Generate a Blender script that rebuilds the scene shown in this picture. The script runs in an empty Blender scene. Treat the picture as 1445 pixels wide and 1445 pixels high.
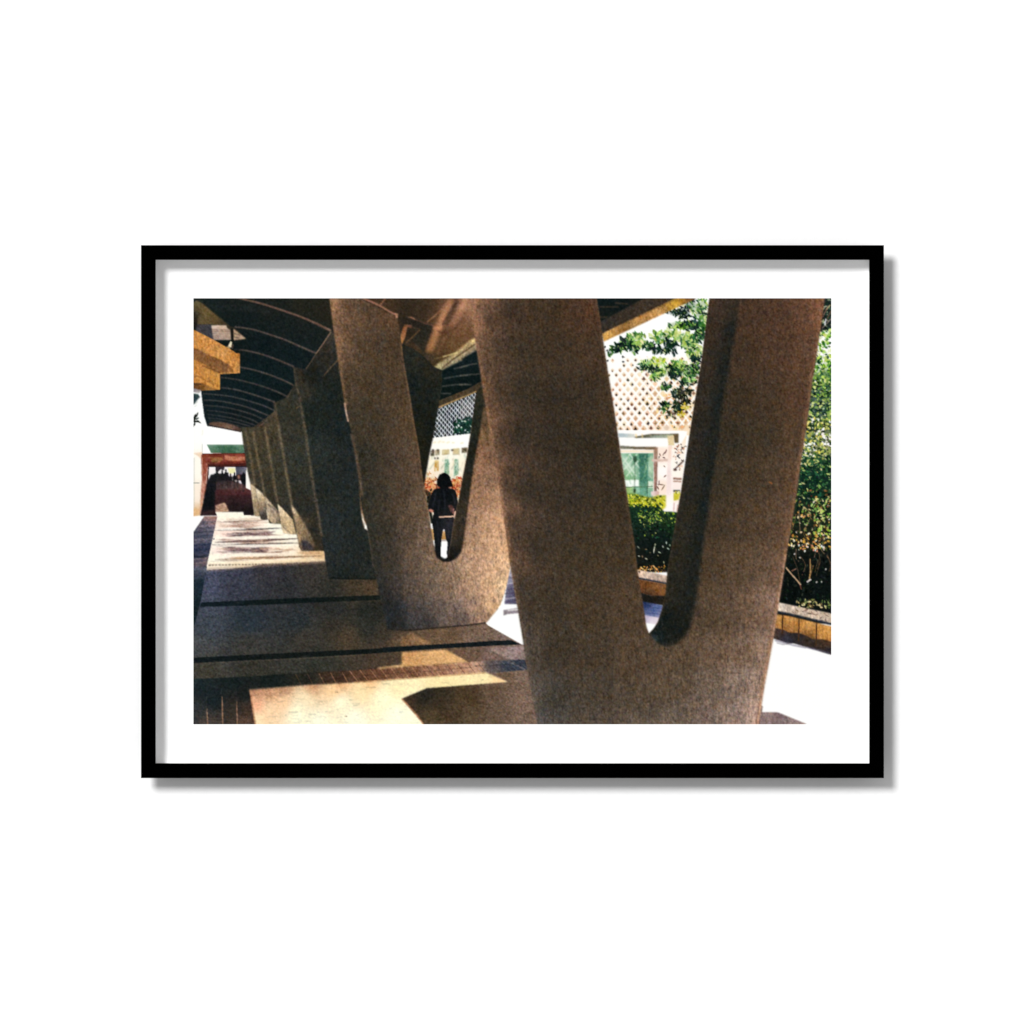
import numpy as np, math
# ---------------------------------------------------------------------------
# THE PRINTED PICTURE.  The photograph in the frame is a flat ink print; its
# inks are worked out here, in print pixels (x 273..1173, y 421..1022).
# ---------------------------------------------------------------------------
PX0, PY0, PW, PH, SS = 273, 421, 900, 601, 2
rng = np.random.default_rng(7)
IMG = np.zeros((PH*SS, PW*SS, 3), np.float32)
LAB = np.zeros((PH*SS, PW*SS), np.int16)
LABELS = []

def lid(name):
    if name not in LABELS: LABELS.append(name)
    return LABELS.index(name)

def crop(x0, y0, s):
    return lambda *p: [(x0+x/s, y0+y/s) for x, y in p]
A, B, Cc, D, E = [crop(x, 415, 7.225) for x in (270, 460, 650, 840, 980)]
F, G, Hc, I, J = [crop(x, 600, 7.225) for x in (270, 460, 580, 840, 980)]
L, M, N, O = [crop(x, 780, 5.78) for x in (270, 500, 720, 930)]
P = lambda *p: list(p)

def spline(pts, n=6, closed=False):
    pts = [np.array(p, float) for p in pts]
    out = []
    m = len(pts)
    for i in range(m if closed else m-1):
        if closed: a, b, c, d = pts[i-1], pts[i], pts[(i+1) % m], pts[(i+2) % m]
        else: a, b, c, d = pts[max(i-1, 0)], pts[i], pts[i+1], pts[min(i+2, m-1)]
        for k in range(n):
            t = k/n
            out.append(0.5*(2*b+(c-a)*t+(2*a-5*b+4*c-d)*t*t+(3*b-a-3*c+d)*t**3))
    if not closed: out.append(pts[-1])
    return [tuple(q) for q in out]

def box1(a, r, ax):
    if r < 1: return a
    pad = [(0, 0)]*a.ndim; pad[ax] = (r+1, r)
    c = np.cumsum(np.pad(a, pad, mode='edge'), axis=ax, dtype=np.float64)
    n = a.shape[ax]; k = 2*r+1
    hi = np.take(c, np.arange(k, k+n), axis=ax); lo = np.take(c, np.arange(0, n), axis=ax)
    return ((hi-lo)/k).astype(np.float32)

def soften(a, s):                      # s: sigma in print px (at SS)
    r = int(round(s*SS))
    for _ in range(2):
        a = box1(box1(a, r, 0), r, 1)
    return a

def mask(pts, pad=0):
    p = (np.array(pts, float)-(PX0, PY0))*SS
    Hh, Ww = PH*SS, PW*SS
    x0 = int(max(0, math.floor(p[:, 0].min())-pad)); x1 = int(min(Ww, math.ceil(p[:, 0].max())+pad+1))
    y0 = int(max(0, math.floor(p[:, 1].min())-pad)); y1 = int(min(Hh, math.ceil(p[:, 1].max())+pad+1))
    if x1 <= x0 or y1 <= y0: return None
    w, h = x1-x0, y1-y0
    acc = np.zeros((h, w+1), np.int32)
    q = np.roll(p, -1, axis=0)
    for (ax, ay), (bx, by) in zip(p, q):
        if ay == by: continue
        if ay > by: ax, ay, bx, by = bx, by, ax, ay
        r0 = max(y0, int(math.ceil(ay-0.5))); r1 = min(y1-1, int(math.ceil(by-0.5))-1)
        if r1 < r0: continue
        rows = np.arange(r0, r1+1)
        xs = ax+(rows+0.5-ay)*(bx-ax)/(by-ay)
        cx = np.clip(np.ceil(xs-0.5).astype(int)-x0, 0, w)
        acc[rows-y0, cx] += 1
    return (np.cumsum(acc, 1)[:, :w] % 2).astype(np.float32), x0, y0, w, h

def field(cols, x0, y0, w, h, power=3.6):
    """smooth tone through sampled (x, y, rgb) points"""
    if not isinstance(cols, list): return np.array(cols, np.float32)
    st = 4
    xs = (np.arange(0, w+st, st)+x0)/SS+PX0; ys = (np.arange(0, h+st, st)+y0)/SS+PY0
    X, Y = np.meshgrid(xs, ys)
    num = np.zeros(X.shape+(3,)); den = np.zeros(X.shape)
    for cx, cy, c in cols:
        wt = 1/(((X-cx)**2+(Y-cy)**2+60)**(power/2))
        num += wt[..., None]*np.array(c, float); den += wt
    f = (num/den[..., None]).astype(np.float32)
    fy = np.arange(h)/st; fx = np.arange(w)/st
    iy = fy.astype(int); ix = fx.astype(int); ty = (fy-iy)[:, None, None]; tx = (fx-ix)[None, :, None]
    iy1 = np.minimum(iy+1, f.shape[0]-1); ix1 = np.minimum(ix+1, f.shape[1]-1)
    a = f[iy][:, ix]*(1-tx)+f[iy][:, ix1]*tx
    b = f[iy1][:, ix]*(1-tx)+f[iy1][:, ix1]*tx
    return (a*(1-ty)+b*ty).astype(np.float32)

def poly(pts, col, label=None, soft=0, alpha=1.0, power=3.6, clip=None):
    r = mask(pts, int(soft*SS*2.5)+1)
    if r is None: return
    m, x0, y0, w, h = r
    if soft: m = soften(m, soft)
    if clip is not None: m = m*clip[y0:y0+h, x0:x0+w]
    if label is not None:
        LAB[y0:y0+h, x0:x0+w][m > 0.5] = lid(label)
    m = (m*alpha)[..., None]
    v = IMG[y0:y0+h, x0:x0+w]
    v += m*(field(col, x0, y0, w, h, power)-v)

def stroke(pts, wd, col, alpha=1.0, soft=0, label=None, wd2=None, clip=None):
    p = np.array(pts, float); n = len(p)
    t = np.gradient(p, axis=0); t /= np.maximum(np.linalg.norm(t, axis=1, keepdims=True), 1e-6)
    nr = np.stack([-t[:, 1], t[:, 0]], 1)
    ws = np.linspace(wd, wd if wd2 is None else wd2, n)[:, None]/2
    poly([tuple(q) for q in np.vstack([p+nr*ws, (p-nr*ws)[::-1]])], col, label, soft, alpha, clip=clip)

def region(*polys):
    m = np.zeros((PH*SS, PW*SS), np.float32)
    for q in polys:
        r = mask(q)
        if r is None: continue
        a, x0, y0, w, h = r
        m[y0:y0+h, x0:x0+w] = np.maximum(m[y0:y0+h, x0:x0+w], a)
    return m

def leaf(x, y, ln, wd, ang, col, label=None, alpha=1.0, clip=None, soft=0):
    ca, sa = math.cos(ang), math.sin(ang)
    pts = []
    for t, k in ((0, 0), (.2, .7), (.45, 1), (.75, .6), (1, 0), (.75, -.6), (.45, -1), (.2, -.7)):
        u, v = (t-.5)*ln, k*wd/2
        pts.append((x+u*ca-v*sa, y+u*sa+v*ca))
    poly(pts, col, label, soft, alpha, clip=clip)

def jit(c, s): return tuple(float(np.clip(v+d, 0, 255)) for v, d in zip(c, rng.normal(0, s)+rng.normal(0, s*.4, 3)))
def pick(pal): return pal[rng.integers(len(pal))]

def scatter(box, n, size, pal, label=None, clip=None, aspect=.45, ang=None, alpha=1., s=10, soft=0):
    x0, y0, x1, y1 = box
    for _ in range(n):
        x, y = rng.uniform(x0, x1), rng.uniform(y0, y1)
        ix, iy = int((x-PX0)*SS), int((y-PY0)*SS)
        if clip is not None and (ix < 0 or iy < 0 or ix >= PW*SS or iy >= PH*SS or clip[iy, ix] < .5): continue
        ln = rng.uniform(*size)
        leaf(x, y, ln, ln*aspect*rng.uniform(.7, 1.4), rng.uniform(0, 6.28) if ang is None else rng.normal(*ang),
             jit(pick(pal), s), label, alpha, clip, soft)

def noise(sx, sy, seed):               # smooth noise, unit variance, at SS=1 print pixels
    r = np.random.default_rng(seed)
    a = r.normal(0, 1, (PH, PW))
    fy = np.fft.fftfreq(PH)[:, None]; fx = np.fft.rfftfreq(PW)[None, :]
    g = np.exp(-2*math.pi**2*((fx*sx)**2+(fy*sy)**2))
    a = np.fft.irfft2(np.fft.rfft2(a)*g, s=(PH, PW))
    return (a/a.std()).astype(np.float32)

# ---- 1 sky ----------------------------------------------------------------
WHITE = (255, 255, 253)
poly(P((273, 421), (1173, 421), (1173, 1022), (273, 1022)), WHITE, 'sky')

# ---- 2 far left: gate building, wall, crowd ----------------------------------
poly(F((25, 0), (112, 0), (115, 290), (130, 300), (95, 920), (0, 930), (0, 0)), [
    (276, 605, (253, 253, 250)), (283, 660, (253, 249, 240)), (280, 700, (250, 240, 222)), (280, 722, (232, 196, 158))], 'white_wall')
stroke(F((30, 330), (28, 870)), .8, (205, 205, 195), .8)
stroke(F((20, 588), (82, 588)), 1.0, (120, 118, 112), .9)
stroke(F((112, 190), (112, 285)), 1.0, (190, 190, 180), .7)
poly(F((20, 285), (110, 275), (130, 330), (100, 345), (60, 310)), (238, 205, 168), None, .6, .7)
poly(F((20, 850), (60, 850), (100, 860), (95, 915), (20, 925)), (226, 180, 128), None, 1, .8)
poly(F((160, 200), (560, 200), (560, 285), (200, 283)), [(295, 630, (92, 128, 104)), (320, 632, (62, 100, 76)), (343, 632, (88, 122, 98))], 'gate_building')
stroke(F((165, 208), (530, 208)), 1.0, (150, 175, 155), .5)
poly(F((110, 290), (560, 283), (570, 420), (560, 440), (600, 660), (640, 920), (95, 920), (120, 640)), (42, 24, 30), 'gate_building')
poly(F((130, 288), (555, 284), (565, 400), (550, 410), (350, 425), (165, 412), (110, 420), (112, 310)), [
    (290, 644, (140, 62, 44)), (302, 642, (104, 42, 32)), (318, 642, (128, 60, 46)), (340, 643, (140, 64, 48)), (320, 655, (96, 36, 30)), (345, 655, (90, 34, 28)), (296, 655, (84, 34, 28))])
stroke(F((130, 292), (550, 290)), 1.0, (70, 26, 20), .8)
poly(F((195, 325), (320, 325), (320, 362), (200, 368)), (150, 92, 54), None, .5, .8)
poly(F((205, 352), (300, 350), (290, 378), (210, 380)), (120, 100, 52), None, .5, .7)
poly(F((335, 312), (430, 325), (545, 322), (545, 362), (420, 368), (345, 352)), (196, 120, 86), None, .5, .85)
stroke(F((330, 300), (338, 400)), 1.1, (80, 28, 22), .8)
poly(F((180, 428), (455, 428), (455, 600), (170, 600)), (246, 242, 240))
poly(F((372, 435), (450, 440), (448, 490), (385, 490)), (240, 236, 176), None, .6)
poly(F((245, 425), (340, 425), (335, 460), (300, 450), (250, 500)), (52, 40, 50))
poly(F((452, 425), (560, 425), (560, 500), (455, 505)), [(335, 661, (62, 66, 82)), (345, 663, (112, 108, 118))])
poly(F((100, 300), (165, 300), (172, 420), (160, 560), (135, 700), (100, 915), (85, 915), (95, 690), (108, 560)), [
    (288, 650, (132, 62, 46)), (290, 665, (150, 76, 60)), (287, 690, (190, 130, 108)), (284, 715, (206, 160, 126))], 'gate_building', .4)
scatter((284, 645, 293, 712), 26, (3, 7), [(196, 150, 126), (110, 44, 34), (170, 90, 70), (226, 196, 176)], None, aspect=.3, ang=(1.6, .3), alpha=.7, soft=.3)
scatter((292, 643, 346, 655), 40, (3, 8), [(176, 112, 80), (90, 34, 28), (150, 70, 52), (206, 140, 104), (70, 28, 24)], None, aspect=.3, ang=(.05, .3), alpha=.55, soft=.3)
stroke(F((112, 330), (112, 640)), 1.2, (205, 150, 120), .7)
stroke(F((165, 425), (150, 600)), 1.0, (225, 190, 175), .8)
# interior floor
poly(F((245, 570), (560, 560), (610, 680), (640, 905), (235, 905)), [
    (312, 684, (70, 48, 50)), (330, 684, (92, 62, 58)), (345, 690, (104, 54, 54)), (312, 700, (58, 30, 34)), (345, 705, (62, 32, 38)), (335, 697, (80, 40, 42)),
    (335, 718, (38, 24, 32)), (350, 720, (32, 22, 28))])
for yy, al in ((690, .5), (720, .35), (760, .4), (810, .3), (840, .3)):
    stroke(F((245, yy), (620, yy-8)), 1.3, (46, 26, 32), al, .3)
# crowd, silhouettes of people walking through the gate
for cx, top, bt, wd in ((262, 452, 590, 40), (315, 455, 585, 36), (352, 448, 590, 34), (205, 505, 640, 40), (290, 488, 585, 34), (335, 490, 590, 36), (372, 478, 600, 30),
                        (400, 490, 600, 30), (240, 490, 660, 36), (440, 478, 580, 34), (470, 520, 590, 26)):
    col = jit((22, 20, 27), 5)
    poly(spline(F((cx, top), (cx+wd*.22, top+12), (cx+wd*.2, top+28), (cx+wd*.5, top+44), (cx+wd*.5, (top+bt)/2), (cx+wd*.3, bt), (cx-wd*.3, bt),
         (cx-wd*.5, (top+bt)/2), (cx-wd*.5, top+44), (cx-wd*.2, top+28), (cx-wd*.22, top+12)), 4, True), col, 'person.%03d' % (int(cx)))
poly(F((420, 520), (435, 545), (420, 585), (300, 590), (250, 610), (250, 540)), (30, 24, 30), None, .8, .75)
scatter((303, 680, 345, 700), 60, (2, 5), [(120, 92, 84), (60, 34, 36), (40, 22, 28), (90, 60, 56)], None, aspect=.3, ang=(0, .3), alpha=.6, soft=.3)
poly(F((468, 505), (492, 505), (495, 545), (475, 550)), (170, 120, 100), None, .4, .8)
poly(F((438, 560), (470, 562), (470, 578), (445, 580)), (215, 205, 205), None, .4)
poly(F((480, 560), (512, 570), (512, 605), (485, 585)), (240, 236, 240), None, .3)
poly(spline(F((530, 478), (545, 490), (545, 510), (558, 530), (556, 590), (545, 640), (542, 675), (522, 675), (520, 610), (505, 570), (508, 520), (518, 500)), 4, True), (18, 17, 25), 'person.530')
poly(F((200, 505), (255, 495), (250, 600), (240, 905), (92, 922), (112, 830), (150, 650), (170, 560)), [(300, 672, (24, 22, 30)), (292, 710, (14, 15, 22)), (288, 725, (24, 18, 26))], 'gate_building', .3)
poly(F((100, 880), (240, 860), (240, 910), (95, 918)), (70, 38, 36), None, .8, .6)
poly(F((255, 575), (400, 570), (520, 600), (600, 650), (560, 665), (260, 650)), [(310, 684, (70, 58, 58)), (335, 686, (84, 68, 64)), (348, 690, (104, 70, 64))], None, .8, .75)
for x_ in (275, 320, 372, 395, 440, 470): stroke(F((x_, 560), (x_-3, 600), (x_, 640)), 2.2, (42, 32, 36), .7, .5)
poly(F((240, 660), (610, 650), (620, 720), (240, 720)), (74, 38, 40), None, .8, .6)
poly(F((240, 715), (620, 712), (640, 905), (238, 905)), [(312, 700, (58, 30, 34)), (345, 702, (52, 28, 32)), (330, 715, (34, 22, 26)), (350, 722, (28, 20, 24))], None, .8, .75)
poly(F((340, 318), (540, 326), (542, 352), (430, 362), (350, 345)), (206, 140, 108), None, .5, .7)
poly(F((205, 332), (318, 330), (310, 366), (205, 366)), (160, 112, 70), None, .5, .7)
for k_ in range(8): stroke(F((350+k_*24, 325), (356+k_*24, 350)), 1.0, (120, 56, 44), .6, .3)
stroke(F((165, 405), (330, 412), (555, 395)), 2.4, (60, 22, 22), .85, .4)
poly(F((245, 820), (335, 788), (350, 800), (385, 880), (245, 890)), [(310, 715, (186, 150, 128)), (315, 720, (212, 176, 140))], 'pavement', .3)
for k, yy in enumerate((830, 846, 862, 876)): stroke(F((245, yy), (372, yy-10)), .8, (128, 88, 76), .7, .2)
poly(F((555, 440), (580, 520), (605, 600), (606, 664), (556, 640)), (253, 249, 242), 'sky')

# ---- 3 left sunny pavement --------------------------------------------------
poly(F((245, 885), (530, 885), (535, 918), (640, 920), (720, 925), (1400, 1200), (1400, 1460), (120, 1460), (265, 930)), [
    (310, 727, (255, 250, 234)), (340, 731, (255, 254, 238)), (310, 745, (255, 236, 218)), (350, 742, (255, 232, 212)), (385, 745, (255, 255, 238)), (410, 755, (255, 255, 242)), (320, 756, (255, 224, 210)), (370, 757, (255, 226, 206)),
    (310, 765, (255, 252, 236)), (400, 763, (255, 244, 220)), (310, 778, (255, 230, 220)), (370, 776, (255, 222, 206)), (410, 776, (255, 242, 218)), (305, 790, (255, 255, 236)), (370, 787, (255, 248, 218)), (445, 782, (222, 180, 132)),
    (455, 788, (232, 192, 142)), (430, 783, (226, 190, 146)), (420, 790, (255, 242, 210)), (310, 797, (255, 254, 234)), (440, 793, (255, 250, 222))], 'pavement')
def hstreak(y0, y1, xa, xb, col, al, w=1.2, n=1):
    for _ in range(n):
        y = y0 if n == 1 else rng.uniform(y0, y1)
        x = xa if n == 1 else rng.uniform(xa, xb*.7+xa*.3); l = (xb-xa) if n == 1 else rng.uniform(.15, .6)*(xb-xa)
        x2 = min(x+l, xb)
        pts = [(x+(x2-x)*t, y+(y1-y0 if n == 1 else 0)*t+rng.normal(0, 3 if n > 1 else 1.5)-(x2-x)*t*.02*(n > 1)) for t in (0, .25, .5, .75, 1)]
        stroke(spline(F(*pts), 4), w*rng.uniform(.7, 1.2), col, al, .3)
LITCLIP = region(F((245, 885), (530, 885), (535, 918), (720, 925), (1400, 1200), (1400, 1445), (150, 1445), (265, 930)))
LITC = region(F((245, 885), (530, 885), (535, 918), (720, 925), (1400, 1200), (1400, 1460), (150, 1460), (265, 930)))
def wave(y0, y1, xa, xb, col, al, w, n=1, soft=.35):
    for _ in range(n):
        y = y0+(y1-y0)*rng.random() if n > 1 else None
        x = xa if n == 1 else xa+(xb-xa)*rng.random()*.75
        x2 = xb if n == 1 else min(xb, x+(xb-xa)*rng.uniform(.12, .5))
        ya, yb = (y0, y1) if n == 1 else (y, y-(x2-x)*.025+rng.normal(0, 3))
        k = 7; ph = rng.uniform(0, 6.28); a_ = 2.5 if n == 1 else 5
        pts = [(x+(x2-x)*t, ya+(yb-ya)*t+a_*math.sin(ph+t*5)*rng.uniform(.5, 1)) for t in [i/(k-1) for i in range(k)]]
        q = spline(F(*pts), 3); m_ = len(q)//2
        stroke(q[:m_+1], w*.15, col, al, soft, None, w, LITC); stroke(q[m_:], w, col, al, soft, None, w*.15, LITC)
PN, PD = (196, 160, 142), (112, 88, 88)
wave(940, 975, 270, 780, (232, 206, 182), .7, 2.4, 10)
wave(992, 968, 280, 760, (120, 88, 76), .85, 2.4)
wave(985, 1000, 300, 700, (170, 130, 112), .7, 1.8, 5)
wave(1012, 1048, 250, 760, (206, 172, 152), .6, 2.6, 12)
wave(1030, 1040, 300, 620, (190, 156, 140), .7, 2.0, 4)
wave(1074, 1048, 222, 930, (46, 38, 42), 1, 3.0)
wave(1092, 1132, 230, 860, (150, 122, 120), .7, 3.0, 18)
wave(1095, 1130, 320, 700, (96, 76, 80), .8, 2.4, 12)
wave(1088, 1078, 560, 800, (130, 104, 96), .8, 2.2)
wave(1194, 1158, 240, 1095, (90, 70, 64), .95, 4.6)
wave(1180, 1196, 240, 800, (120, 96, 90), .6, 2.4, 8)
wave(1222, 1200, 205, 1095, (54, 44, 46), 1, 3.0)
wave(1238, 1310, 230, 800, (150, 120, 114), .7, 3.2, 26)
wave(1245, 1300, 300, 820, (92, 74, 80), .8, 2.6, 14)
wave(1240, 1300, 600, 1080, (196, 156, 128), .7, 2.4, 8)
wave(1300, 1310, 1080, 1340, (196, 150, 106), .5, 5)
for _ in range(70):
    yy = rng.uniform(985, 1330); xa = rng.uniform(215, 900); xb = xa+rng.uniform(40, 190)
    if xb > 560+ (yy-985)*1.5: continue
    wave(yy, yy-(xb-xa)*.03, xa, xb, pick([(176, 140, 124), (130, 102, 98), (206, 172, 150), (150, 116, 100)]), .55, rng.uniform(1.0, 2.2))
wave(1372, 1330, 240, 1340, (140, 104, 80), .9, 3.6)
wave(1345, 1365, 300, 900, (206, 166, 130), .6, 2.4, 6)
wave(1388, 1378, 200, 620, (160, 130, 108), .8, 1.6)
for yy in range(935, 1330, 12):
    if rng.random() < .75:
        xa = rng.uniform(240, 620); wave(yy+rng.normal(0, 4), yy-8+rng.normal(0, 4), xa, xa+rng.uniform(120, 420), pick([(206, 172, 150), (150, 116, 104), (255, 250, 236), (255, 250, 236)]), .6, rng.uniform(1.2, 2.6))
wave(905, 900, 240, 530, (255, 250, 236), .9, 6)
wave(945, 935, 270, 700, (255, 248, 230), .85, 5)
wave(1062, 1058, 230, 560, (255, 250, 238), .9, 4.5)
wave(1148, 1142, 225, 1060, (255, 250, 236), .9, 5.5)
wave(1212, 1206, 215, 520, (255, 248, 234), .8, 3.5)
wave(1232, 1222, 200, 1090, (255, 250, 236), .85, 4.5)
wave(1326, 1312, 190, 900, (255, 248, 230), .9, 5.5)
wave(1404, 1392, 170, 1350, (255, 246, 220), .9, 6)
wave(1150, 1125, 820, 1100, (255, 250, 234), .9, 5.0)
wave(1040, 1022, 620, 930, (255, 248, 232), .9, 4.5)
# left tiled strip beside it
poly(F((130, 930), (265, 930), (155, 1445), (0, 1445), (0, 1120)), [
    (298, 731, (172, 128, 112)), (302, 736, (150, 112, 108)), (290, 742, (96, 92, 104)), (296, 748, (110, 106, 124)), (284, 755, (62, 66, 80)), (295, 758, (84, 86, 102)),
    (278, 764, (88, 86, 100)), (292, 766, (76, 78, 94)), (280, 776, (38, 46, 70)), (292, 774, (42, 48, 70)), (280, 786, (48, 50, 66)), (290, 790, (112, 98, 102)), (278, 797, (96, 86, 92))], 'tiled_paving')
for yy, c, al in ((960, (150, 120, 120), .6), (985, (80, 78, 94), .7), (1025, (132, 122, 136), .6), (1045, (64, 66, 84), .6), (1085, (40, 44, 60), .7), (1125, (52, 58, 80), .7), (1160, (128, 118, 126), .6), (1190, (104, 98, 112), .5),
              (1215, (34, 42, 66), .7), (1265, (30, 40, 66), .7), (1300, (60, 62, 84), .5), (1335, (26, 32, 48), .9), (1360, (130, 112, 114), .6), (1400, (140, 120, 116), .6)):
    stroke(F((15, yy+10), (262-(yy-930)*.21, yy-2)), 2.0, c, al, .4, clip=region(F((150, 930), (265, 930), (155, 1445), (0, 1445), (0, 1120))))
stroke(F((222, 1162), (236, 1158)), 1.3, (40, 40, 60))

# ---- 4 shaded pavement --------------------------------------------------------
poly(L((124, 140), (300, 130), (560, 100), (1090, 72), (1090, 0), (1500, 0), (1700, 250), (2000, 200), (3100, 900), (3100, 1500), (0, 1500), (0, 128)), [
    (296, 812, (72, 76, 95)), (330, 810, (62, 64, 78)), (380, 810, (52, 50, 56)), (440, 808, (54, 50, 48)), (455, 800, (60, 54, 48)), (290, 830, (72, 77, 95)), (335, 828, (54, 57, 69)), (400, 828, (46, 46, 50)), (465, 828, (46, 44, 40)), (500, 828, (66, 55, 42)), (525, 833, (78, 63, 46)),
    (282, 862, (66, 71, 82)), (290, 880, (60, 67, 76)), (350, 875, (41, 50, 59)), (420, 877, (41, 46, 51)), (470, 860, (42, 42, 42)), (470, 882, (52, 47, 41)), (520, 862, (36, 38, 36)), (520, 882, (44, 44, 40)), (490, 900, (74, 62, 47)), (545, 895, (60, 52, 44)), (530, 860, (38, 36, 32)), (280, 915, (68, 70, 72)), (350, 910, (58, 57, 54)), (430, 900, (58, 54, 48)),
    (285, 943, (62, 59, 50)), (360, 940, (52, 50, 43)), (450, 935, (50, 50, 44)), (540, 930, (74, 61, 49)), (560, 905, (90, 72, 54)), (620, 895, (104, 82, 62)), (680, 890, (118, 96, 80)), (720, 895, (124, 104, 94))], 'pavement')
hstreak_c = (254, 236, 206)
poly(L((135, 80), (1085, 50), (1093, 70), (800, 84), (540, 94), (480, 114), (125, 136)), [(300, 798, (255, 242, 216)), (350, 798, (255, 236, 200)), (450, 790, (250, 224, 180))], None, .8)
for k in range(24):
    x = 140+k*27; stroke(L((x, 102-k*.45), (x+18, 101-k*.45)), 1.6, (96, 74, 62) if k % 3 else (60, 50, 46), .85, .3)
stroke(L((560, 98), (1090, 74)), 2.0, (70, 58, 50), .6, .6)
stroke(L((120, 138), (330, 126), (560, 106), (800, 92), (1092, 74)), 3.4, (150, 122, 104), .6, 1.3)
poly(L((0, 112), (128, 108), (125, 128), (75, 400), (20, 610), (0, 650)), [(280, 801, (104, 98, 108)), (280, 806, (46, 56, 72)), (284, 825, (24, 38, 50)), (277, 860, (18, 30, 38))], 'tiled_paving')
poly(L((18, 132), (122, 128), (122, 140), (18, 142)), (96, 104, 120), None, .8, .7)
poly(L((82, 405), (800, 372), (1480, 348), (1560, 345), (1560, 384), (800, 415), (430, 432), (68, 442)), [(290, 853, (16, 26, 36)), (400, 850, (14, 22, 26)), (520, 845, (20, 24, 24))], 'pavement', .25)
poly(P((273, 928), (400, 921.5), (520, 915.8), (640, 908), (700, 904), (722, 903.6), (735, 909.5), (700, 911), (620, 915), (520, 922.7), (400, 929.5), (273, 935.8)), [
    (280, 932, (16, 22, 28)), (400, 925, (18, 22, 24)), (550, 918, (18, 22, 24)), (700, 907, (22, 28, 34))], None, .25)
stroke(P((276, 936.5), (400, 930.5), (520, 924)), 1.0, (104, 92, 76), .5, .3)

# brick band and left brick field
poly(L((0, 1030), (470, 1010), (940, 975), (1445, 955), (1520, 945), (1520, 1050), (940, 1078), (470, 1108), (525, 1420), (0, 1420)), [
    (280, 962, (26, 36, 42)), (330, 960, (20, 28, 32)), (380, 955, (22, 28, 30)), (430, 955, (38, 36, 32)), (470, 955, (62, 44, 34)), (510, 952, (84, 58, 42)), (300, 985, (24, 32, 38)), (345, 980, (28, 30, 32)),
    (280, 1005, (44, 46, 48)), (330, 1000, (48, 42, 38)), (290, 1020, (66, 60, 56)), (350, 1018, (80, 60, 48)), (352, 1000, (64, 48, 40))], 'tiled_paving', .3)
for x, y0 in ((8, 1350), (130, 1300), (253, 1200), (372, 1240)):
    stroke(L((x-3, y0-30), (x, y0+40), (x+3, 1410)), .9, (176, 134, 104), .85, .2, wd2=1.9)
    stroke(L((x-8, 1110), (x-3, y0)), .7, (60, 60, 60), .5, .2)
for k in range(9):
    yy = 1290+k*13
    stroke(L((20+k*6, yy), (505, yy-8)), .9, (130, 100, 80), .2+.03*k, .3); stroke(L((30, yy+6), (500, yy-2)), .9, (28, 30, 32), .25, .5)
for k in range(7):
    x = 850+k*97-k*2
    stroke(L((x, 990-k*4), (x+46, 1078-k*5)), .8 if k < 2 else 1.2, (170, 122, 90), .35+.08*k, .2)
# brick band, right part, in the sun and then in shade
poly(M((-10, 965), (190, 945), (600, 918), (930, 890), (1390, 868), (1420, 955), (1130, 980), (1070, 978), (600, 1012), (-10, 1056)), [
    (505, 955, (88, 62, 46)), (530, 952, (104, 70, 50)), (570, 948, (122, 84, 62)), (620, 945, (158, 114, 88)), (655, 942, (186, 140, 112)), (675, 944, (206, 160, 130)), (690, 940, (84, 76, 76)), (720, 938, (56, 62, 74)), (738, 938, (48, 54, 66))], 'tiled_paving', .3)
for k in range(14):
    x = -40+k*84
    if x > 1000: break
    stroke(M((x, 962-k*5.5), (x+70, 1052-k*5.5)), 1.1, (196, 146, 112), .6, .2)
    stroke(M((x+40, 962-k*5.5), (x+108, 1050-k*5.5)), .9, (66, 44, 36), .5, .2)
stroke(M((0, 1005), (500, 975), (950, 935)), .9, (72, 48, 38), .5, .3)
for k in range(9):
    x = 960+k*46
    stroke(M((x, 895-k*3), (x+90, 975-k*3)), .9, (112, 106, 106), .4, .2)
stroke(M((980, 925), (1400, 905)), .8, (30, 34, 40), .5, .2)

# sunlit slab
SL = [(362, 975, (184, 134, 102)), (380, 978, (197, 146, 110)), (400, 972, (184, 134, 100)), (440, 968, (207, 152, 110)), (480, 964, (235, 178, 128)), (520, 962, (255, 204, 145)), (362, 995, (255, 186, 146)), (400, 990, (255, 213, 166)), (380, 1000, (255, 223, 177)),
      (430, 985, (255, 237, 193)), (362, 1015, (255, 235, 189)), (420, 1012, (255, 255, 226)), (420, 1000, (255, 252, 216)), (480, 990, (255, 255, 222)), (540, 985, (255, 255, 216)), (560, 1010, (255, 255, 232)), (620, 962, (255, 238, 178)), (680, 957, (255, 240, 184)), (705, 958, (255, 220, 162)), (500, 1015, (255, 255, 232)),
      (470, 975, (255, 214, 159)), (510, 975, (255, 234, 180)), (560, 968, (255, 242, 190)), (580, 1018, (255, 255, 226)), (450, 1018, (255, 255, 230))]
poly(L((478, 1120), (940, 1080), (1445, 1052))+M((600, 1012), (1075, 977), (1262, 1056), (590, 1108), (388, 1192), (590, 1410))+L((524, 1410)), SL, 'pavement', .8, 1.0, 3.0)
for _ in range(26):
    x, y = rng.uniform(365, 560), rng.uniform(990, 1020)
    stroke(P((x, y), (x+rng.uniform(2, 9), y-.3)), rng.uniform(.6, 1.2), (226, 190, 138), rng.uniform(.1, .3), .5)
for x, y in ((486, 1011), (473, 977)):
    stroke(P((x, y), (x+4, y-.3)), 1.3, (150, 118, 84), .7, .2)
stroke(L((478, 1120), (524, 1410)), 1.6, (222, 150, 104), .7, .3)
stroke(M((-10, 1058), (600, 1014), (1070, 980)), 1.2, (226, 168, 112), .8, .3)
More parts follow.
